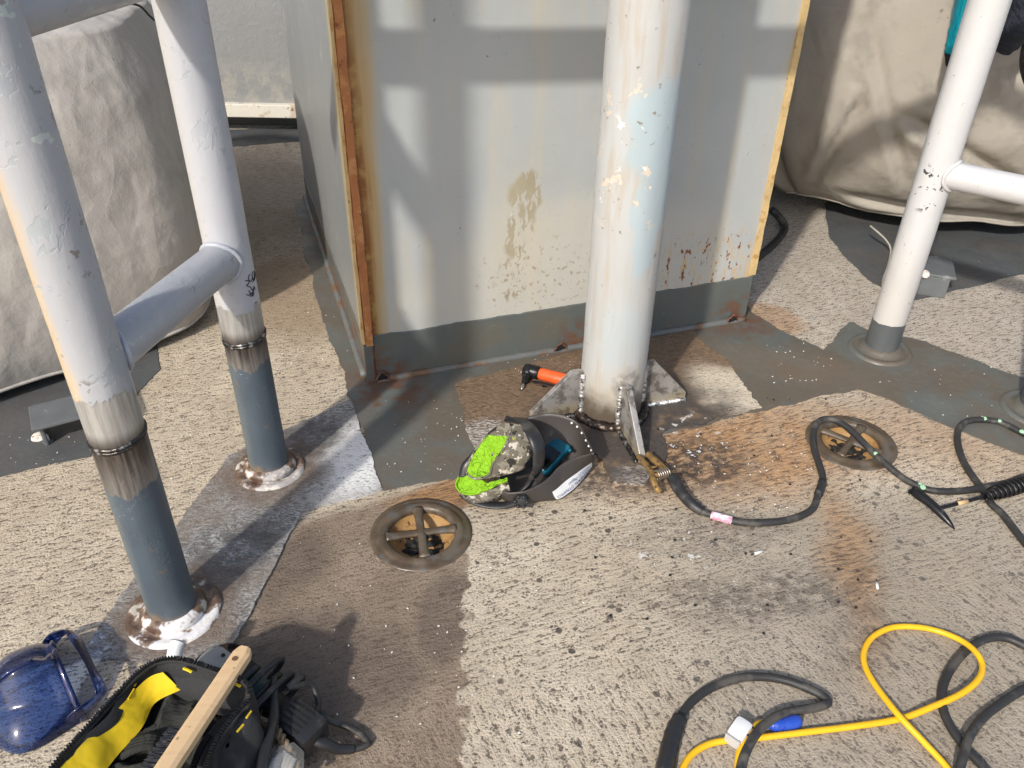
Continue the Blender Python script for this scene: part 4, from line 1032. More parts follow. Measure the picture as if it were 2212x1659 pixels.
mesh('throttle_lever', tube(catmull([lv-gx*.035+Vector((0, 0, -.004)), lv, lv+gx*.06, lv+gx*.10+Vector((-gx.y, gx.x, 0))*.01], 5), .008, 10, True, .35), M_HAM, dg, True)
mesh('safety_catch', box(lv+gx*.005-Vector((0, 0, .004)), (.014, .010, .014), bev=.002), M_HAM, dg)
# ------------------------------------------------------------------ welding helmet lying open, cap inside it
wh = thing('welding_helmet', 'dark brown welding helmet lying open with a white name sticker', 'welding helmet', G(1200, 1030))
RIM = [G(x, y, z) for x, y, z in ((1135, 903, .12), (1180, 892, .145), (1218, 897, .145), (1250, 915, .135), (1272, 955, .118), (1279, 979, .106), (1240, 990, .100), (1210, 1006, .092), (1185, 1033, .082), (1155, 1052, .075), (1125, 1063, .07), (1085, 1058, .065), (1078, 1000, .10), (1098, 935, .13))]
BOT = [G(x, y, .006) for x, y in ((1150, 1000), (1180, 1002), (1210, 1002), (1237, 1000), (1262, 997), (1280, 1001), (1254, 1042), (1230, 1066), (1206, 1079), (1170, 1083), (1132, 1084), (1098, 1080), (1090, 1040), (1112, 995))]
RS, BS = catmull(RIM, 10, True), catmull(BOT, 10, True)
NK = len(RS); bc = sum(BS, Vector())/NK
def bowl(k, t, off=0.):
    k = k*10 % NK; i = int(k) % NK; f = k-int(k)
    r = RS[i].lerp(RS[(i+1) % NK], f); b = BS[i].lerp(BS[(i+1) % NK], f)
    o_ = (b-bc); o_.z = 0; o_ = o_.normalized() if o_.length > 1e-6 else Vector((0, 0, 0))
    return r.lerp(b, t)+o_*(.008*math.sin(math.pi*t)**.8+off)+Vector((0, 0, -.012*math.sin(math.pi*t)))
V, F = [], []
NTT = 16
for i in range(NK):
    for j in range(NTT+1): V.append(bowl(i/10, j/NTT))
    for j in range(1, 5): V.append(BS[i].lerp(bc, j/5)+Vector((0, 0, .001)))
cols = NTT+1+4
for i in range(NK):
    k = (i+1) % NK
    for j in range(cols-1): F.append((i*cols+j, k*cols+j, k*cols+j+1, i*cols+j+1))
V.append(bc+Vector((0, 0, .001)))
for i in range(NK): F.append((i*cols+cols-1, ((i+1) % NK)*cols+cols-1, len(V)-1))
M_SHELL = plain('brown_grey_helmet_shell', (.055, .047, .043), .5, var=.15, sc=12, bump=.12, bsc=200, dirt=(.13, .115, .10), dsc=20, dth=.62)
sh_ = mesh('shell', (V, F), M_SHELL, wh, True)
so_ = sh_.modifiers.new('thickness', 'SOLIDIFY'); so_.thickness = .0035; so_.offset = -1
M_RIV = plain('white_rivet', (.75, .74, .72), .4)
for k in (2.55, 2.95, 3.35, 3.75, 4.12, 4.48, 4.82):
    q = bowl(k, .07, -.004); d = (CAM-q).normalized()
    mesh('rivet', lathe([(.0004, .0025), (.003, .002), (.0036, 0)], q+d*.001, 8, d), M_RIV, sh_)
# sticker with print, following the shell
M_STK = plain('white_sticker', (.80, .80, .79), .45, var=.04)
def stk(a, b, off): return bowl(5.30+a*2.75, .38+b*.50, off)
n = 24
V = [stk(i/n, j/6, .0016) for i in range(n+1) for j in range(7)]
F = [(i*7+j, (i+1)*7+j, (i+1)*7+j+1, i*7+j+1) for i in range(n) for j in range(6)]
st_ = mesh('sticker', (V, F), M_STK, sh_, True)
def text_mesh(body, fn, name, mat, parent, stretch=1.0):
    cu = bpy.data.curves.new(name, 'FONT'); cu.body = body; cu.size = 1; cu.resolution_u = 2
    to = bpy.data.objects.new(name, cu); COL.objects.link(to)
    bpy.context.view_layer.update()
    me = bpy.data.meshes.new_from_object(to.evaluated_get(bpy.context.evaluated_depsgraph_get()))
    xs = [v.co.x for v in me.vertices]; ys = [v.co.y for v in me.vertices]
    x0, x1, y0, y1 = min(xs), max(xs), min(ys), max(ys)
    vv = [fn((v.co.x-x0)/(x1-x0), (v.co.y-y0)/(y1-y0)) for v in me.vertices]
    ff = [tuple(p.vertices) for p in me.polygons]
    bpy.data.objects.remove(to); bpy.data.curves.remove(cu); bpy.data.meshes.remove(me)
    return mesh(name, (vv, ff), mat, parent)
M_BLUEINK = plain('blue_print', (.02, .035, .22), .5)
M_GREYINK = plain('pale_blue_print', (.12, .20, .42), .5)
text_mesh('GENERAL DYNAMICS', lambda a, b: stk(.05+a*.9, .52+b*.30, .0024), 'printed_text', M_BLUEINK, st_)
text_mesh('NASSCO', lambda a, b: stk(.07+a*.24, .14+b*.26, .0024), 'printed_text', M_GREYINK, st_)
text_mesh('-Mayport', lambda a, b: stk(.33+a*.25, .12+b*.30, .0024), 'printed_text', M_BLUEINK, st_)
# auto-darkening cartridge inside
M_TEALP = plain('teal_plastic', (.0, .10, .16), .4)
lc_ = G(1190, 985, .040); ln = (CAM-lc_).normalized()*.6+Vector((-.45, .1, .6)); ln.normalize()
lx = Vector((.75, -.62, -.2)); lx = (lx-ln*lx.dot(ln)).normalized(); ly = ln.cross(lx)
mesh('lens_frame', box(lc_, (.072, .112, .014), (lx, ly, ln), .005), M_TEALP, wh, True, angle=40)
mesh('lens_glass', box(lc_+ln*.006-ly*.012, (.052, .070, .008), (lx, ly, ln), .001), plain('black_glass', (.004, .005, .006), .08), wh)
for k in range(3): mesh('control_mark', box(lc_+ln*.0079-ly*.049+lx*(k-1)*.014, (.008, .0022, .001), (lx, ly, ln)), M_RIV, wh)
mesh('lens_knob', tube([lc_+lx*.032+ly*.045, lc_+lx*.046+ly*.045], .006, 10), M_TEALP, wh, True)
# headgear
hb = catmull([G(1099, 908, .145), G(1118, 908, .18), G(1138, 920, .20), G(1155, 945, .195), G(1164, 975, .165), G(1162, 1008, .115), G(1152, 1030, .075)], 8)
mesh('sweatband', tube(hb, [.016+.006*math.sin(i/(len(hb)-1)*math.pi) for i in range(len(hb))], 14, True, .45, up=(.3, -.4, .8)), M_BLKPL, wh, True)
mesh('headband_clip', tube([G(1094, 903, .150), G(1104, 908, .150)], .009, 8), M_BLKPL, wh)
hs = catmull([G(1000, 1066, .022), G(1018, 1080, .018), G(1050, 1090, .016), G(1085, 1092, .018), G(1115, 1082, .028), G(1140, 1062, .05), G(1158, 1040, .065)], 8)
mesh('headband_strap', tube(hs, .014, 10, True, .45), M_BLKPL, wh, True)
hs = catmull([G(1002, 1030, .03), G(1006, 1008, .05), G(1022, 990, .07), G(1045, 960, .09)], 6)
mesh('headband_strap', tube(hs, .014, 10, True, .5), M_BLKPL, wh, True)
mesh('headband_strap', tube(catmull([G(1158, 1015, .10), G(1150, 1030, .08), G(1135, 1052, .07), G(1105, 1075, .03)], 6), .010, 10, True, .5), M_BLKPL, wh, True)
kc = bowl(9.9, .30, .004); kn = (CAM-kc); kn.z *= .45; kn.normalize()
mesh('adjuster_knob', lathe([(.020, 0), (.020, .010), (.0155, .016), (.001, .017)], kc, 24, kn), M_BLKPL, wh, True, angle=40)
kx = kn.cross(Vector((0, 0, 1))).normalized(); ky = kn.cross(kx)
for k in range(6):
    a = k*math.pi/3
    mesh('knob_lobe', lathe([(.001, .022), (.005, .021), (.0065, .014), (.0065, 0)], kc+(kx*math.cos(a)+ky*math.sin(a))*.0155, 10, kn), M_BLKPL, wh, True)
M_CAMO = NT('camouflage_cloth', .9, spec=.15)
_w = M_CAMO.warp(.03, 30); _a = M_CAMO.noise(34, 3, .6, M_CAMO.map(_w, sc=(1, 1, 1.6)))
_c = M_CAMO.mix(M_CAMO.rng(_a, .47, .49), (.205, .185, .145), (.125, .112, .085))
_c = M_CAMO.mix(M_CAMO.rng(M_CAMO.noise(44, 3, .6, M_CAMO.map(_w, (3, 1, 2))), .585, .60), _c, (.035, .031, .027))
_c = M_CAMO.mix(M_CAMO.rng(M_CAMO.noise(52, 3, .6, M_CAMO.map(_w, (7, 4, 1))), .61, .63), _c, (.46, .42, .36))
_c = M_CAMO.mix(M_CAMO.rng(M_CAMO.noise(38, 3, .6, M_CAMO.map(_w, (1, 8, 3))), .655, .67), _c, (.30, .32, .06))
M_CAMOM = M_CAMO.out(_c, .9, M_CAMO.bump(M_CAMO.noise(26, 4), .6, .012))
M_LIME = NT('lime_cotton', .85, spec=.2); _n = M_LIME.noise(42, 4, .6, M_LIME.warp(.05, 20))
M_LIMEM = M_LIME.out(M_LIME.mix(_n, (.18, .39, .012), (.28, .53, .03)), .85, M_LIME.bump(M_LIME.ma('ABSOLUTE', M_LIME.ma('SUBTRACT', _n, .5)), 1.0, .03))
cap = thing('welders_cap', 'camouflage welding cap with bright lime lining inside the helmet', 'cap', G(1060, 1060))
CR = catmull([G(x, y, z) for x, y, z in ((1103, 918, .205), (1097, 950, .192), (1082, 979, .168), (1064, 1004, .138), (1056, 1026, .105), (1028, 1034, .085), (1008, 1021, .085), (1014, 996, .115), (1031, 966, .150), (1051, 941, .178), (1080, 920, .200))], 8, True)
cc_ = sum(CR, Vector())/len(CR); ap = G(1131, 1000, .125)
def dome(q, f, sc=1.0):
    a = f*math.pi/2
    p_ = cc_+(q-cc_)*(math.cos(a)**.8*sc if f < 1 else 0)+(ap-cc_)*math.sin(a)*sc
    return p_+Vector((0, 0, 1))*.02*math.sin(a*2)*sc+Vector((.01, .0, 0))*math.sin(a*2)
def domemesh(sc, nf=16, w=0.):
    V, F = [], []
    m = len(CR)
    for j in range(nf+1):
        for i, q in enumerate(CR):
            d_ = dome(q, j/nf, sc)
            d_ = d_+(d_-cc_).normalized()*w*noise.noise(d_*38)
            V.append(d_)
    for j in range(nf):
        for i in range(m): F.append((j*m+i, j*m+(i+1) % m, (j+1)*m+(i+1) % m, (j+1)*m+i))
    return V, F
mesh('crown', domemesh(1.0, 18, .003), M_CAMOM, cap, True)
mesh('lining', domemesh(.92, 18, .005), M_LIMEM, cap, True)
m_ = len(CR)
mesh('lining_edge', ([dome(q, 0, 1.003) for q in CR]+[dome(q, .03, .925) for q in CR], [(i, (i+1) % m_, m_+(i+1) % m_, m_+i) for i in range(m_)]), M_LIMEM, cap, True)
mesh('rim_seam', tube(CR+[CR[0]], .0035, 6, False), M_CAMOM, cap, True)
bi = catmull([G(x, y, z) for x, y, z in ((1014, 1020, .088), (1030, 1033, .082), (1049, 1040, .085), (1058, 1044, .090), (1096, 1033, .105))], 8)
bo = catmull([G(x, y, z) for x, y, z in ((991, 1030, .072), (985, 1050, .056), (1000, 1065, .045), (1030, 1066, .050), (1097, 1036, .100))], 8)
V, F = [], []
for i, (p_, q_) in enumerate(zip(bi, bo)):
    for j in range(9): 
        x_ = p_.lerp(q_, j/8); V.append(x_+Vector((0, 0, .007*noise.noise(x_*40)-.010*math.sin(j/8*math.pi))))
for i in range(len(bi)-1):
    for j in range(8): F.append((i*9+j, (i+1)*9+j, (i+1)*9+j+1, i*9+j+1))
b_ = mesh('bill', (V, F), M_LIMEM, cap, True); k_ = b_.modifiers.new('thickness', 'SOLIDIFY'); k_.thickness = .004
mesh('bill_seam', tube(bo, .0028, 6), M_LIMEM, b_, True)
lo_ = catmull([G(x, y, z) for x, y, z in ((1000, 1060, .02), (1010, 1075, .012), (1035, 1086, .008), (1066, 1084, .012), (1106, 1062, .035))], 8)
V, F = [], []
bo2 = [q+Vector((0, 0, -.004)) for q in bo]
for p_, q_ in zip(bo2, lo_):
    for j in range(7):
        x_ = p_.lerp(q_, j/6); V.append(x_+Vector((.0, -.012*math.sin(j/6*math.pi), .0))+Vector((0, 0, .004*noise.noise(x_*50))))
for i in range(len(bo2)-1):
    for j in range(6): F.append((i*7+j, (i+1)*7+j, (i+1)*7+j+1, i*7+j+1))
cb_ = mesh('bill_outer_cloth', (V, F), M_CAMOM, cap, True)
eq = G(1072, 1060, .04); ed = (CAM-eq).normalized()
eq = eq+ed*.018
mesh('round_patch', lathe([(.0070, .0), (.0082, .0012), (.0098, .0012), (.0102, 0)], eq, 20, ed), M_RIV, cap)
for k in range(6):
    ex = ed.cross(Vector((0, 0, 1))).normalized(); ey = ed.cross(ex); a = k*math.pi/3
    mesh('patch_spoke', box(eq+(ex*math.cos(a)+ey*math.sin(a))*.0035, (.005, .0018, .0012), (ex*math.cos(a)+ey*math.sin(a), ey*math.cos(a)-ex*math.sin(a), ed)), M_RIV, cap)

# ------------------------------------------------------------------ blue transparent face mask
def mat_blue():
    t = NT('translucent_blue_plastic', .07)
    tr = t.n.new('ShaderNodeBsdfTransparent'); tr.inputs[0].default_value = (.30, .43, .80, 1)
    gl = t.n.new('ShaderNodeBsdfGlossy'); gl.inputs['Roughness'].default_value = .09
    fr_ = t.n.new('ShaderNodeFresnel'); fr_.inputs[0].default_value = 1.55
    b = t.bump(t.noise(9), .12, .02); t.lk(b, gl.inputs['Normal']); t.lk(b, fr_.inputs['Normal'])
    m1 = t.n.new('ShaderNodeMixShader'); m2 = t.n.new('ShaderNodeMixShader')
    t.b.inputs['Base Color'].default_value = (.015, .04, .22, 1); t.b.inputs['Roughness'].default_value = .25
    lw = t.n.new('ShaderNodeLayerWeight'); lw.inputs[0].default_value = .3
    t.lk(t.rng(lw.outputs['Facing'], .2, 1., .10, .80), m1.inputs[0]); t.lk(tr.outputs[0], m1.inputs[1]); t.lk(t.b.outputs[0], m1.inputs[2])
    t.lk(fr_.outputs[0], m2.inputs[0]); t.lk(m1.outputs[0], m2.inputs[1]); t.lk(gl.outputs[0], m2.inputs[2])
    t.lk(m2.outputs[0], [n_ for n_ in t.n if n_.type == 'OUTPUT_MATERIAL'][0].inputs[0])
    return t.m
M_BLUE = mat_blue()
fm = thing('face_mask', 'translucent blue plastic face mask beside the black tool bag', 'face mask', G(90, 1520))
top = catmull([G(x, y, .006) for x, y in ((-48, 1535), (-38, 1480), (0, 1437), (30, 1415), (66, 1403), (104, 1398), (118, 1402))], 6)
bot = catmull([G(x, y, .006) for x, y in ((-48, 1535), (-32, 1592), (2, 1618), (40, 1628), (88, 1612), (140, 1580), (178, 1556))], 6)
V, F = [], []
nb = 40; na = len(top)
for i in range(na):
    a = i/(na-1)
    for j in range(nb+1):
        b = j/nb; p = top[i].lerp(bot[i], b)
        z = .088*(math.sin(math.pi*b)**.55)*(math.sin(min(1, a*1.1)*math.pi/2)**.7)
        nz = max(0, 1-abs(b-.60)/(.05+.17*a))*max(0, min(1, (a-.12)/.5))
        z += .050*nz**.8*(1 if a < .80 else max(0, 1-(a-.80)*3.5))
        g_ = math.exp(-((b-.33)/.035)**2)*max(0, a-.45)*.02
        z -= g_+.010*math.exp(-((a-.84)/.05)**2)*math.sin(math.pi*b)
        p.z = .004+z; V.append(p)
for i in range(na-1):
    for j in range(nb): F.append((i*(nb+1)+j, (i+1)*(nb+1)+j, (i+1)*(nb+1)+j+1, i*(nb+1)+j+1))
s_ = mesh('visor_shell', (V, F), M_BLUE, fm, True)
edge = [Vector(V[(na-1)*(nb+1)+j]) for j in range(nb+1)]
mesh('shell_flange', tube(edge, .0085, 10, True, .5), M_BLUE, fm, True)
fr = catmull([G(104, 1392, .022), G(122, 1372, .040), G(146, 1364, .052), G(158, 1372, .056), G(176, 1402, .060), G(206, 1460, .058), G(218, 1490, .050), G(210, 1508, .040), G(186, 1528, .034), G(160, 1548, .022), G(150, 1562, .012)], 6)
mesh('open_frame', tube(fr, [.016+.003*math.sin(i*.4) for i in range(len(fr))], 12, True, .3, up=(1, 0, .6)), M_BLUE, fm, True)
rib = [Vector(V[int((na-1)*f)*(nb+1)+int(nb*g)])+Vector((0, 0, .001)) for f, g in ((.25, .60), (.45, .60), (.6, .60), (.78, .60))]
mesh('nose_ridge', tube(catmull(rib, 5), .004, 8), M_BLUE, fm, True)

# ------------------------------------------------------------------ tool bag and what sticks out of it
M_BAG = plain('black_nylon', (.021, .021, .022), .8, var=.35, sc=10, bump=.5, bsc=240, bd=.003, dirt=(.06, .056, .05), dsc=9, dth=.56)
M_CLOTH = NT('charcoal_cloth', .92, spec=.15); _n = M_CLOTH.noise(16, 4, .6, M_CLOTH.warp(.1, 8))
M_CLOTHM = M_CLOTH.out(M_CLOTH.mix(M_CLOTH.noise(8, 4), (.022, .023, .021), (.055, .055, .048)), .92, M_CLOTH.bump(_n, .8, .03))
M_YCL = NT('yellow_lining_cloth', .75, spec=.25); _n = M_YCL.noise(10, 4, .6, M_YCL.warp(.08, 8))
_c = M_YCL.mix(M_YCL.noise(6, 3), (.62, .42, .012), (.78, .56, .02)); _c = M_YCL.mix(M_YCL.mul(M_YCL.rng(M_YCL.noise(11, 4, .65), .55, .68), .6), _c, (.22, .17, .035))
M_YCLM = M_YCL.out(_c, .75, M_YCL.bump(_n, .5, .02))
tb = thing('tool_bag', 'open black nylon tool bag with yellow lining in the bottom left corner', 'tool bag', G(360, 1620))
ZR = .20
rimpx = [(20, 1800), (100, 1680), (185, 1580), (262, 1495), (305, 1452), (345, 1430), (395, 1428), (460, 1448), (520, 1470), (540, 1490), (536, 1518), (515, 1540), (470, 1600), (440, 1680), (400, 1800), (250, 1900), (90, 1880)]
RM = catmull([G(x, y, ZR+(.01 if 3 < i < 9 else 0)) for i, (x, y) in enumerate(rimpx)], 8, True)
rc = sum(RM, Vector())/len(RM); m = len(RM)
def wall(scales, rough=.006, seed=0):
    V, F = [], []
    for k, (sc, z) in enumerate(scales):
        for q in RM:
            p = Vector((rc.x+(q.x-rc.x)*sc, rc.y+(q.y-rc.y)*sc, z if z is not None else q.z))
            d_ = Vector((q.x-rc.x, q.y-rc.y, 0)).normalized()
            V.append(p+d_*rough*noise.noise(p*14+Vector((0, 0, seed)))*2)
    for k in range(len(scales)-1):
        for i in range(m): F.append((k*m+i, k*m+(i+1) % m, (k+1)*m+(i+1) % m, (k+1)*m+i))
    return V, F
mesh('outer_wall', wall([(1.0, None), (1.02, .16), (1.04, .10), (1.035, .05), (1.0, .012), (.5, .008)], .008), M_BAG, tb, True)
mesh('inner_wall', wall([(.995, None), (.93, .185), (.90, .14), (.86, .09), (.8, .06)], .010, 3), M_BAG, tb, True)
mesh('zipper_tape', tube(RM+[RM[0]], .0062, 8, False), M_BAG, tb, True)
tt = []
step = .0052; acc = 0
for i in range(m):
    a, b = RM[i], RM[(i+1) % m]; L_ = (b-a).length; d_ = (b-a).normalized(); o_ = d_.cross(Vector((0, 0, 1)))
    kk = int((acc+L_)/step)-int(acc/step)
    for q in range(kk):
        p = a.lerp(b, (q+.5)/kk); tt.append(box(p+Vector((0, 0, .007)), (.0028, .009, .0045), (d_, o_, (0, 0, 1))))
    acc += L_
mesh('zipper_teeth', join(*tt), M_HAM, tb)
# yellow lining folded over the left wall
a_ = catmull([G(x, y, z) for x, y, z in ((352, 1452, .196), (318, 1468, .196), (245, 1542, .194), (180, 1604, .194), (100, 1690, .194))], 10)
b_ = catmull([G(x, y, z) for x, y, z in ((388, 1490, .165), (335, 1520, .155), (305, 1575, .150), (240, 1650, .150), (170, 1740, .150))], 10)
V, F = [], []
for i, (p, q) in enumerate(zip(a_, b_)):
    for j in range(15):
        f = j/14; x_ = p.lerp(q, f); V.append(x_+Vector((.6, -.5, .6)).normalized()*(.003*math.sin(f*math.pi)+.016*noise.noise(x_*8)+.005*noise.noise(x_*22)))
for i in range(len(a_)-1):
    for j in range(14): F.append((i*15+j, (i+1)*15+j, (i+1)*15+j+1, i*15+j+1))
tag(mesh('lining_panel', (V, F), M_YCLM, tb, True), 'dirty bright yellow lining panel')
for (x0, y0, x1, y1) in ((300, 1465, 290, 1482), (290, 1488, 277, 1510)):
    mesh('yellow_stitch', tube([G(x0, y0, .192), G(x1, y1, .192)], .0022, 6), M_YCLM, tb)
# folded cloths and flap inside
def heap(c, rx, ry, z0, h, rot, seed, n=46, fr=9.):
    V, F = [], []
    for i in range(n):
        for j in range(n):
            u, v = 2*i/(n-1)-1, 2*j/(n-1)-1
            x, y = u*rx, v*ry
            r2 = min(1, u*u+v*v)
            p = Vector((c.x+x*math.cos(rot)-y*math.sin(rot), c.y+x*math.sin(rot)+y*math.cos(rot), 0))
            rr = 1-abs(noise.noise(Vector((p.x*fr+noise.noise(p*6)*.8, p.y*fr, seed))))*2.4
            p.z = z0+h*(1-r2)**.5*(.65+.5*rr)
            V.append(p)
    for i in range(n-1):
        for j in range(n-1): F.append((i*n+j, i*n+j+1, (i+1)*n+j+1, (i+1)*n+j))
    return V, F
gl = thing('work_gloves', 'crumpled charcoal work gloves stuffed inside the tool bag', 'gloves', G(330, 1600, .07))
mesh('glove', heap(G(395, 1545, .10), .085, .12, .075, .075, R(35), 1), M_CLOTHM, gl, True)
mesh('glove', heap(G(320, 1640, .10), .10, .085, .07, .075, R(30), 5, fr=14), M_CLOTHM, gl, True)
kn_ = join(*[tube(catmull([G(255+k*4, 1640-k*9, .125), G(285+k*5, 1622-k*8, .150), G(325+k*3, 1612-k*7, .150), G(352, 1630-k*8, .125)], 6), .0075, 8) for k in range(4)])
mesh('knit_cuff', kn_, M_CLOTHM, gl, True)
V, F = wall([(.985, .195), (.80, .175), (.74, .12)], .006, 8)
keep = [f for f in F if all(40 <= (i % m) <= 80 for i in f)]
mesh('inner_flap', (V, keep), M_BAG, tb, True)
for px in ((405, 1447), (510, 1478)):
    mesh('yellow_thread', tube(catmull([G(px[0]-8, px[1]-3, .207), G(px[0], px[1], .209), G(px[0]+10, px[1]+5, .207)], 5), .003, 6), M_YCLM, tb)
# front pocket with its own zip
pk = [G(x, y, z) for x, y, z in ((442, 1595, .175), (470, 1560, .185), (500, 1535, .188), (545, 1536, .180), (566, 1575, .150), (560, 1640, .110), (530, 1720, .09), (420, 1760, .10), (415, 1660, .16))]
pk_ = catmull(pk, 6, True); pc_ = sum(pk_, Vector())/len(pk_); V, F = [], []
mm = len(pk_)
for k, (sc, dz) in enumerate(((1.0, -.10), (1.02, -.04), (1.0, 0), (.86, .012), (.5, .016), (.05, .014))):
    for q in pk_: x_ = pc_+(q-pc_)*sc; V.append(x_+Vector((0, 0, dz+.006*noise.noise(x_*20))))
for k in range(5):
    for i in range(mm): F.append((k*mm+i, k*mm+(i+1) % mm, (k+1)*mm+(i+1) % mm, (k+1)*mm+i))
mesh('front_pocket', (V, F), M_BAG, tb, True)
zp = catmull([G(450, 1590, .192), G(436, 1612, .192), G(420, 1650, .190), (G(400, 1720, .185))], 12)
mesh('pocket_zipper', join(*[box(q, (.003, .011, .006), ((zp[min(i+1, len(zp)-1)]-zp[max(i-1, 0)]).normalized(), (zp[min(i+1, len(zp)-1)]-zp[max(i-1, 0)]).normalized().cross(Vector((0, 0, 1))), (0, 0, 1))) for i, q in enumerate(zp)]), M_HAM, tb)
for (x0, y0, x1, y1) in ((543, 1536, 532, 1551), (526, 1565, 512, 1581)):
    mesh('yellow_stitch', tube([G(x0, y0, .203), G(x1, y1, .203)], .0022, 6), M_YCLM, tb)

# white plastic tube behind the bag
wtb = thing('plastic_tube', 'short white plastic tube standing between the post base and the bag', 'tube', G(385, 1440))
mesh('tube_wall', join(tube(catmull([G(372, 1450, .10), G(375, 1425, .115), G(380, 1402, .125), G(385, 1388, .13)], 5), .016, 16)), M_WHITEP, wtb, True)
mesh('tube_lip', lathe([(.0125, 0), (.0165, 0), (.0165, .003), (.0125, .003)], G(385, 1388, .13), 16, (.1, .35, .35)), M_WHITEP, wtb)

# wooden wire brush
br_ = thing('wire_brush', 'pale wooden wire brush lying across the tool bag', 'brush', G(450, 1530))
M_WOOD = NT('pale_beech', .6); _n = M_WOOD.noise(20, 4, .6, M_WOOD.map(rot=(0, 0, R(-62)), sc=(.5, 5, 5)))
_c = M_WOOD.mix(_n, (.62, .40, .20), (.78, .56, .33)); _c = M_WOOD.mix(M_WOOD.rng(M_WOOD.noise(60, 3, .7), .68, .73), _c, (.25, .14, .07))
M_WOODM = M_WOOD.out(_c, .6, M_WOOD.bump(_n, .2, .002))
w0, w1 = G(530, 1405, .215), G(330, 1706, .245)
wd = (w1-w0).normalized(); wn_ = (Vector((0, 0, 1))-wd*wd.z).normalized(); ws = wd.cross(wn_)
oc = [(.018*1.0, .008), (.018, -.008), (.010, -.0125), (-.010, -.0125), (-.018, -.008), (-.018, .008), (-.010, .0125), (.010, .0125)]
V, F = [], []
LN = (w1-w0).length
for d_, sc in ((0, .72), (.014, 1), (LN*.5, 1.0), (LN, 1.0)):
    for a, b in oc: V.append(w0+wd*d_+ws*a*sc+wn_*b*1.0)
for k in range(3):
    for i in range(8): F.append((k*8+i, k*8+(i+1) % 8, (k+1)*8+(i+1) % 8, (k+1)*8+i))
F += [tuple(range(8)), tuple(range(24, 32))]
mesh('handle', (V, F), M_WOODM, br_)
mesh('hang_hole', lathe([(.0001, .0), (.0048, .0), (.0058, .0006), (.0062, 0)], w0+wd*.034+wn_*.0128+ws*.002, 14, wn_), plain('hole_shadow_wood', (.16, .08, .035), .8), br_)
bb = []
for k in range(13):
    for s_ in range(4):
        p = w0+wd*(LN*.60+k*.0088)+ws*(.016+s_*.0015)-wn_*(.004+.003*s_)
        for q in range(5):
            e = p+ws*(.030+.008*random.random())-wn_*(.004+.010*random.random())+wd*random.uniform(-.004, .004)
            bb.append(tube([p, p.lerp(e, .5)+Vector((random.uniform(-.002, .002), random.uniform(-.002, .002), random.uniform(-.002, .002))), e], .0008, 3, False))
o = mesh('bristles', join(*bb), M_HAM, br_); o['kind'] = 'stuff'

# corded angle grinder beside the bag
ag = thing('angle_grinder', 'black and teal corded angle grinder with coiled cable beside the bag', 'angle grinder', G(560, 1500))
M_GREYM = plain('scuffed_grey_casting', (.33, .325, .30), .45, .3, var=.25, sc=16, bump=.3, dirt=(.07, .065, .06), dsc=18, dth=.52)
M_TEALG = plain('dark_teal_housing', (.006, .055, .058), .42, var=.25, dirt=(.05, .05, .045), dsc=14, dth=.55)
h0, h1 = G(462, 1428, .075), G(672, 1590, .055)
gx = (h1-h0).normalized(); gz = (Vector((0, 0, 1))-gx*gx.z).normalized(); gy = gz.cross(gx)
LG = (h1-h0).length
def gp_(a, b=0., c=0.): return h0+gx*(a*LG)+gy*b+gz*c
mesh('gear_head', join(box(gp_(.04, 0, -.002), (.072, .062, .052), (gx, gy, gz), .018)), M_GREYM, ag, True, angle=40)
mesh('gear_collar', tube([gp_(.10), gp_(.135), gp_(.17)], [.026, .032, .034], 20), M_GREYM, ag, True, angle=40)
mesh('screw', lathe([(.0004, .002), (.004, .002), (.005, 0)], gp_(.07, .012, .025), 8, gz), M_HAM, ag)
mesh('disc_guard', lathe([(.01, -.030), (.052, -.032), (.060, -.026), (.060, -.012), (.057, -.012), (.057, -.026)], gp_(0, .012, .0), 40, (gz*.9-gx*.25+gy*.1)), plain('brown_black_guard', (.045, .032, .028), .5, .4, dirt=(.11, .06, .04), dsc=16), ag, True, angle=40)
mesh('motor_housing', tube([gp_(.15), gp_(.18), gp_(.35), gp_(.52), gp_(.60)], [.030, .036, .037, .034, .031], 24, True, .92), M_TEALG, ag, True, angle=40)
mesh('switch_sleeve', tube([gp_(.58), gp_(.62), gp_(.75), gp_(.80)], [.028, .031, .033, .035], 20, True, .9), M_BLKPL, ag, True, angle=40)
mesh('tail_housing', box(gp_(.90, 0, .002), (.098, .074, .066), (gx, gy, gz), .016), M_BLKPL, ag, True, angle=40)
for r_ in range(2):
    for k in range(5):
        mesh('vent_slot', box(gp_(.80+r_*.105+.02, -.024+k*.0115, .0345), (.027, .0052, .003), (gx, gy, gz), .001), M_DARKHOLE, ag)
for k in range(3): mesh('vent_slot', box(gp_(.88+k*.035, -.0365, -.002), (.005, .003, .026), (gx, gy, gz), .001), M_DARKHOLE, ag)
# cord: out of the tail, round and back, then coiled over the housing
cs = [gp_(.985, -.012, -.004), G(700, 1606, .045), G(730, 1618, .022), G(765, 1618, .010), G(790, 1610, .009), G(793, 1602, .010), G(775, 1583, .010), G(745, 1568, .012), G(712, 1556, .030), G(690, 1540, .045)]
mesh('cord', tube(catmull(cs, 8), .0072, 10), M_BLACK, ag, True)
mesh('cord_boot', tube(catmull(cs[:4], 6), [.0145-.0003*i for i in range(19)], 12), M_BLKPL, ag, True)
coil = []
for i in range(4*26+1):
    f = i/(4*26); a = f*4*2*math.pi+1.2
    rr = .050+.012*math.sin(f*9)
    coil.append(gp_(.36+.30*f+.045*math.sin(a), rr*math.cos(a)*1.35, .012+rr*.85*math.sin(a)))
coil = [Vector((q.x, q.y, max(.009, q.z))) for q in coil]
mesh('coiled_cord', tube(coil, .0068, 10), M_BLACK, ag, True)
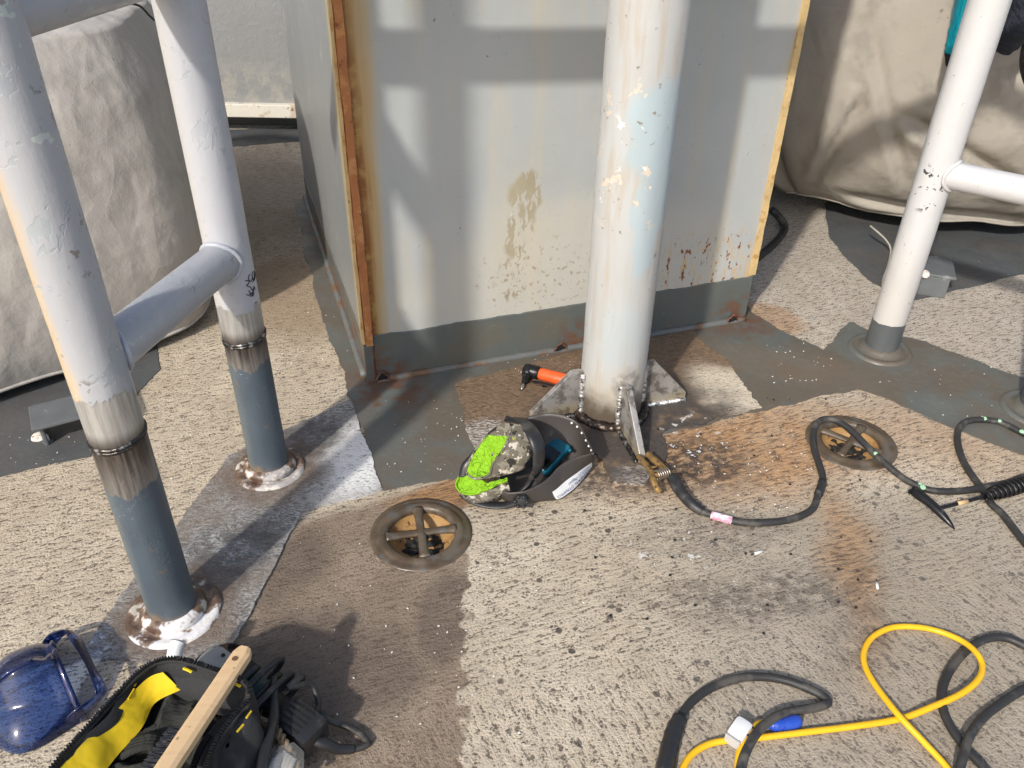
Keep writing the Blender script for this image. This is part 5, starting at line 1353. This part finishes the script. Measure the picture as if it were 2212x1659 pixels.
lp = catmull([coil[-1], G(668, 1478, .08), G(684, 1500, .06), G(688, 1525, .055), G(680, 1540, .07)], 8)
mesh('coiled_cord', tube(lp, .0068, 10), M_BLACK, ag, True)
mesh('strap_clip', box(gp_(.30, .0, .037), (.05, .07, .006), (gx, gy, gz), .002), M_BAG, ag)
tl = catmull([gp_(.55, .03, .05), G(592, 1545, .11), G(585, 1580, .12), G(572, 1625, .12), G(555, 1690, .11)], 8)
mesh('plug_lead', tube(tl, [.0068+.004*min(1, i/8) for i in range(len(tl))], 10), M_BLKPL, ag, True)

# pouch of white welding rods with a frayed rope
pr = thing('rod_pouch', 'clear pouch of white welding rods at the bottom edge', 'pouch', G(600, 1650, .05))
M_ROD = plain('pale_rod_coating', (.42, .40, .36), .55, var=.3, sc=30)
for k in range(7):
    a = G(594+k*7, 1622+abs(k-3)*5, .09); b = G(550+k*7, 1740, .05)
    mesh('welding_rod', tube([a, a.lerp(b, .5), b], [.0055, .006, .006], 8), M_ROD, pr, True)
V, F = prism([(-.04, -.10), (.045, -.10), (.05, .05), (.03, .075), (-.03, .07)], .002, G(600, 1690, .10), (.95, .25, 0), (-.2, .93, .1), (0, -.1, .95))
t_ = NT('clear_film', .15); t_.b.inputs['Base Color'].default_value = (.75, .74, .72, 1); t_.b.inputs['Alpha'].default_value = .06
mesh('film', (V, F), t_.m, pr)
M_JUTE = plain('brown_frayed_rope', (.20, .145, .085), .95, var=.35, sc=40, bump=1., bsc=70, bd=.008)
rj = thing('rope', 'frayed brown rope beside the pouch of welding rods', 'rope', G(600, 1590, .06))
pth = catmull([G(562, 1558, .11), G(575, 1563, .11), G(592, 1572, .105), G(612, 1600, .095), G(632, 1635, .08), G(650, 1680, .06)], 10)
strands = []
for k in range(3):
    strands.append(tube([q+Vector((math.cos(i*.55+k*2.1), math.sin(i*.55+k*2.1)*.6, math.sin(i*.55+k*2.1)*.8))*.0055 for i, q in enumerate(pth)], .0052, 6))
mesh('rope_body', join(*strands), M_JUTE, rj, True)
fz = [tube([pth[0], pth[0]+Vector((random.uniform(-.03, .0), random.uniform(-.02, .03), random.uniform(-.005, .015)))], .0012, 3, False) for _ in range(22)]
mesh('frayed_end', join(*fz), M_JUTE, rj)

# ------------------------------------------------------------------ litter on the deck
M_FLAKE = plain('white_paint_flake', (.78, .77, .73), .6, var=.1)
def flake(c, r, seed, h=.0012, asp=.6):
    rnd = random.Random(seed); n = 7; rot = rnd.random()*6.3; V = []
    for z in (0, h):
        for k in range(n):
            a = 2*math.pi*k/n; rr = r*(.6+.5*rnd.random()); x, y = rr*math.cos(a), rr*asp*math.sin(a)
            V.append((c.x+x*math.cos(rot)-y*math.sin(rot), c.y+x*math.sin(rot)+y*math.cos(rot), c.z+z+.0006*rnd.random()))
    return V, [tuple(range(n))[::-1], tuple(range(n, 2*n))]+[(k, (k+1) % n, n+(k+1) % n, n+k) for k in range(n)]
fl, sg = [], []
rnd = random.Random(3)
zones = [((830, 1000), (860, 1030), 34, .0085), ((1080, 1260), (740, 820), 34, .0085), ((1650, 1800), (740, 830), 30, .0045), ((1450, 1760), (920, 1120), 110, .003), ((640, 1000), (1120, 1650), 45, .003), ((1000, 1700), (1100, 1650), 40, .003), ((600, 780), (640, 800), 26, .003), ((1900, 2200), (740, 1050), 40, .003), ((230, 480), (900, 1300), 26, .003), ((0, 180), (930, 1010), 14, .004), ((1980, 2200), (560, 650), 12, .004)]
for (xa, xb), (ya, yb), n, z in zones:
    for _ in range(n):
        q = G(rnd.uniform(xa, xb), rnd.uniform(ya, yb)); q.z = z
        if min((q-D1).length, (q-D2).length) < .14: continue
        fl.append(flake(q, rnd.choice((.0012, .0015, .002, .0034)), rnd.random()))
for _ in range(170):
    q = G(rnd.uniform(1250, 1900), rnd.uniform(860, 1400)); q.z = .008 if q.y > 1.93 else .002
    if min((q-D2).length, (q-PB).length) < .13: continue
    sg.append(flake(q, rnd.choice((.0012, .0015, .002, .0025, .005)), rnd.random(), .0025, .8))
tag(mesh('paint_flakes', join(*fl), M_FLAKE), 'scattered white paint flakes over the deck', 'flakes', kind='stuff')
tag(mesh('slag_crumbs', join(*sg), M_SLAG), 'scattered black slag crumbs around the support pole', 'slag', kind='stuff')
M_STUB = plain('white_rod_stub', (.74, .73, .70), .55)
for i, (a, b, lab) in enumerate((((1893, 1252), (1896, 1272), 'short white welding rod stub standing alone above the yellow loop'), ((1622, 1199), (1648, 1190), 'white welding rod stub on the deck right of centre'))):
    s_ = thing('rod_stub', lab, 'rod stub', G(*a), group='welding rod stubs')
    p0, p1 = G(*a, .004), G(*b, .004)
    mesh('coating', tube([p0.lerp(p1, .3), p0.lerp(p1, .6), p1], [.0035, .0036, .0033], 8), M_STUB, s_, True)
    mesh('core_wire', tube([p0, p0.lerp(p1, .35)], .0016, 6), M_HAM, s_)
sh = mesh('seashell', lathe([(.001, .010), (.012, .009), (.020, .005), (.023, 0), (.020, .001), (.010, .005)], G(84, 945, .004), 16, (.1, -.3, 1)), M_CHIPW, None, True)
tag(sh, 'white and orange shell fragment on the dark pad at left', 'shell')
tg = mesh('twig', tube(catmull([G(540, 1402, .01), G(575, 1392, .004), G(610, 1382, .004)], 6), .0012, 5), M_JUTE, None, True)
tag(tg, 'thin dry twig on the deck behind the wooden brush', 'twig')
cn = thing('clamp_pin', 'small rusty pin standing on the dark pad by the left bracket', 'pin', G(106, 950))
mesh('shank', lathe([(.007, 0), (.006, .006), (.0045, .010), (.0045, .026), (.003, .031), (.0005, .032)], G(106, 955, .004), 12), M_CHIPW, cn, True)
mesh('foot_weld', bead_ring(G(106, 955), .012, .005, 30, .006), M_PAD, cn, True)
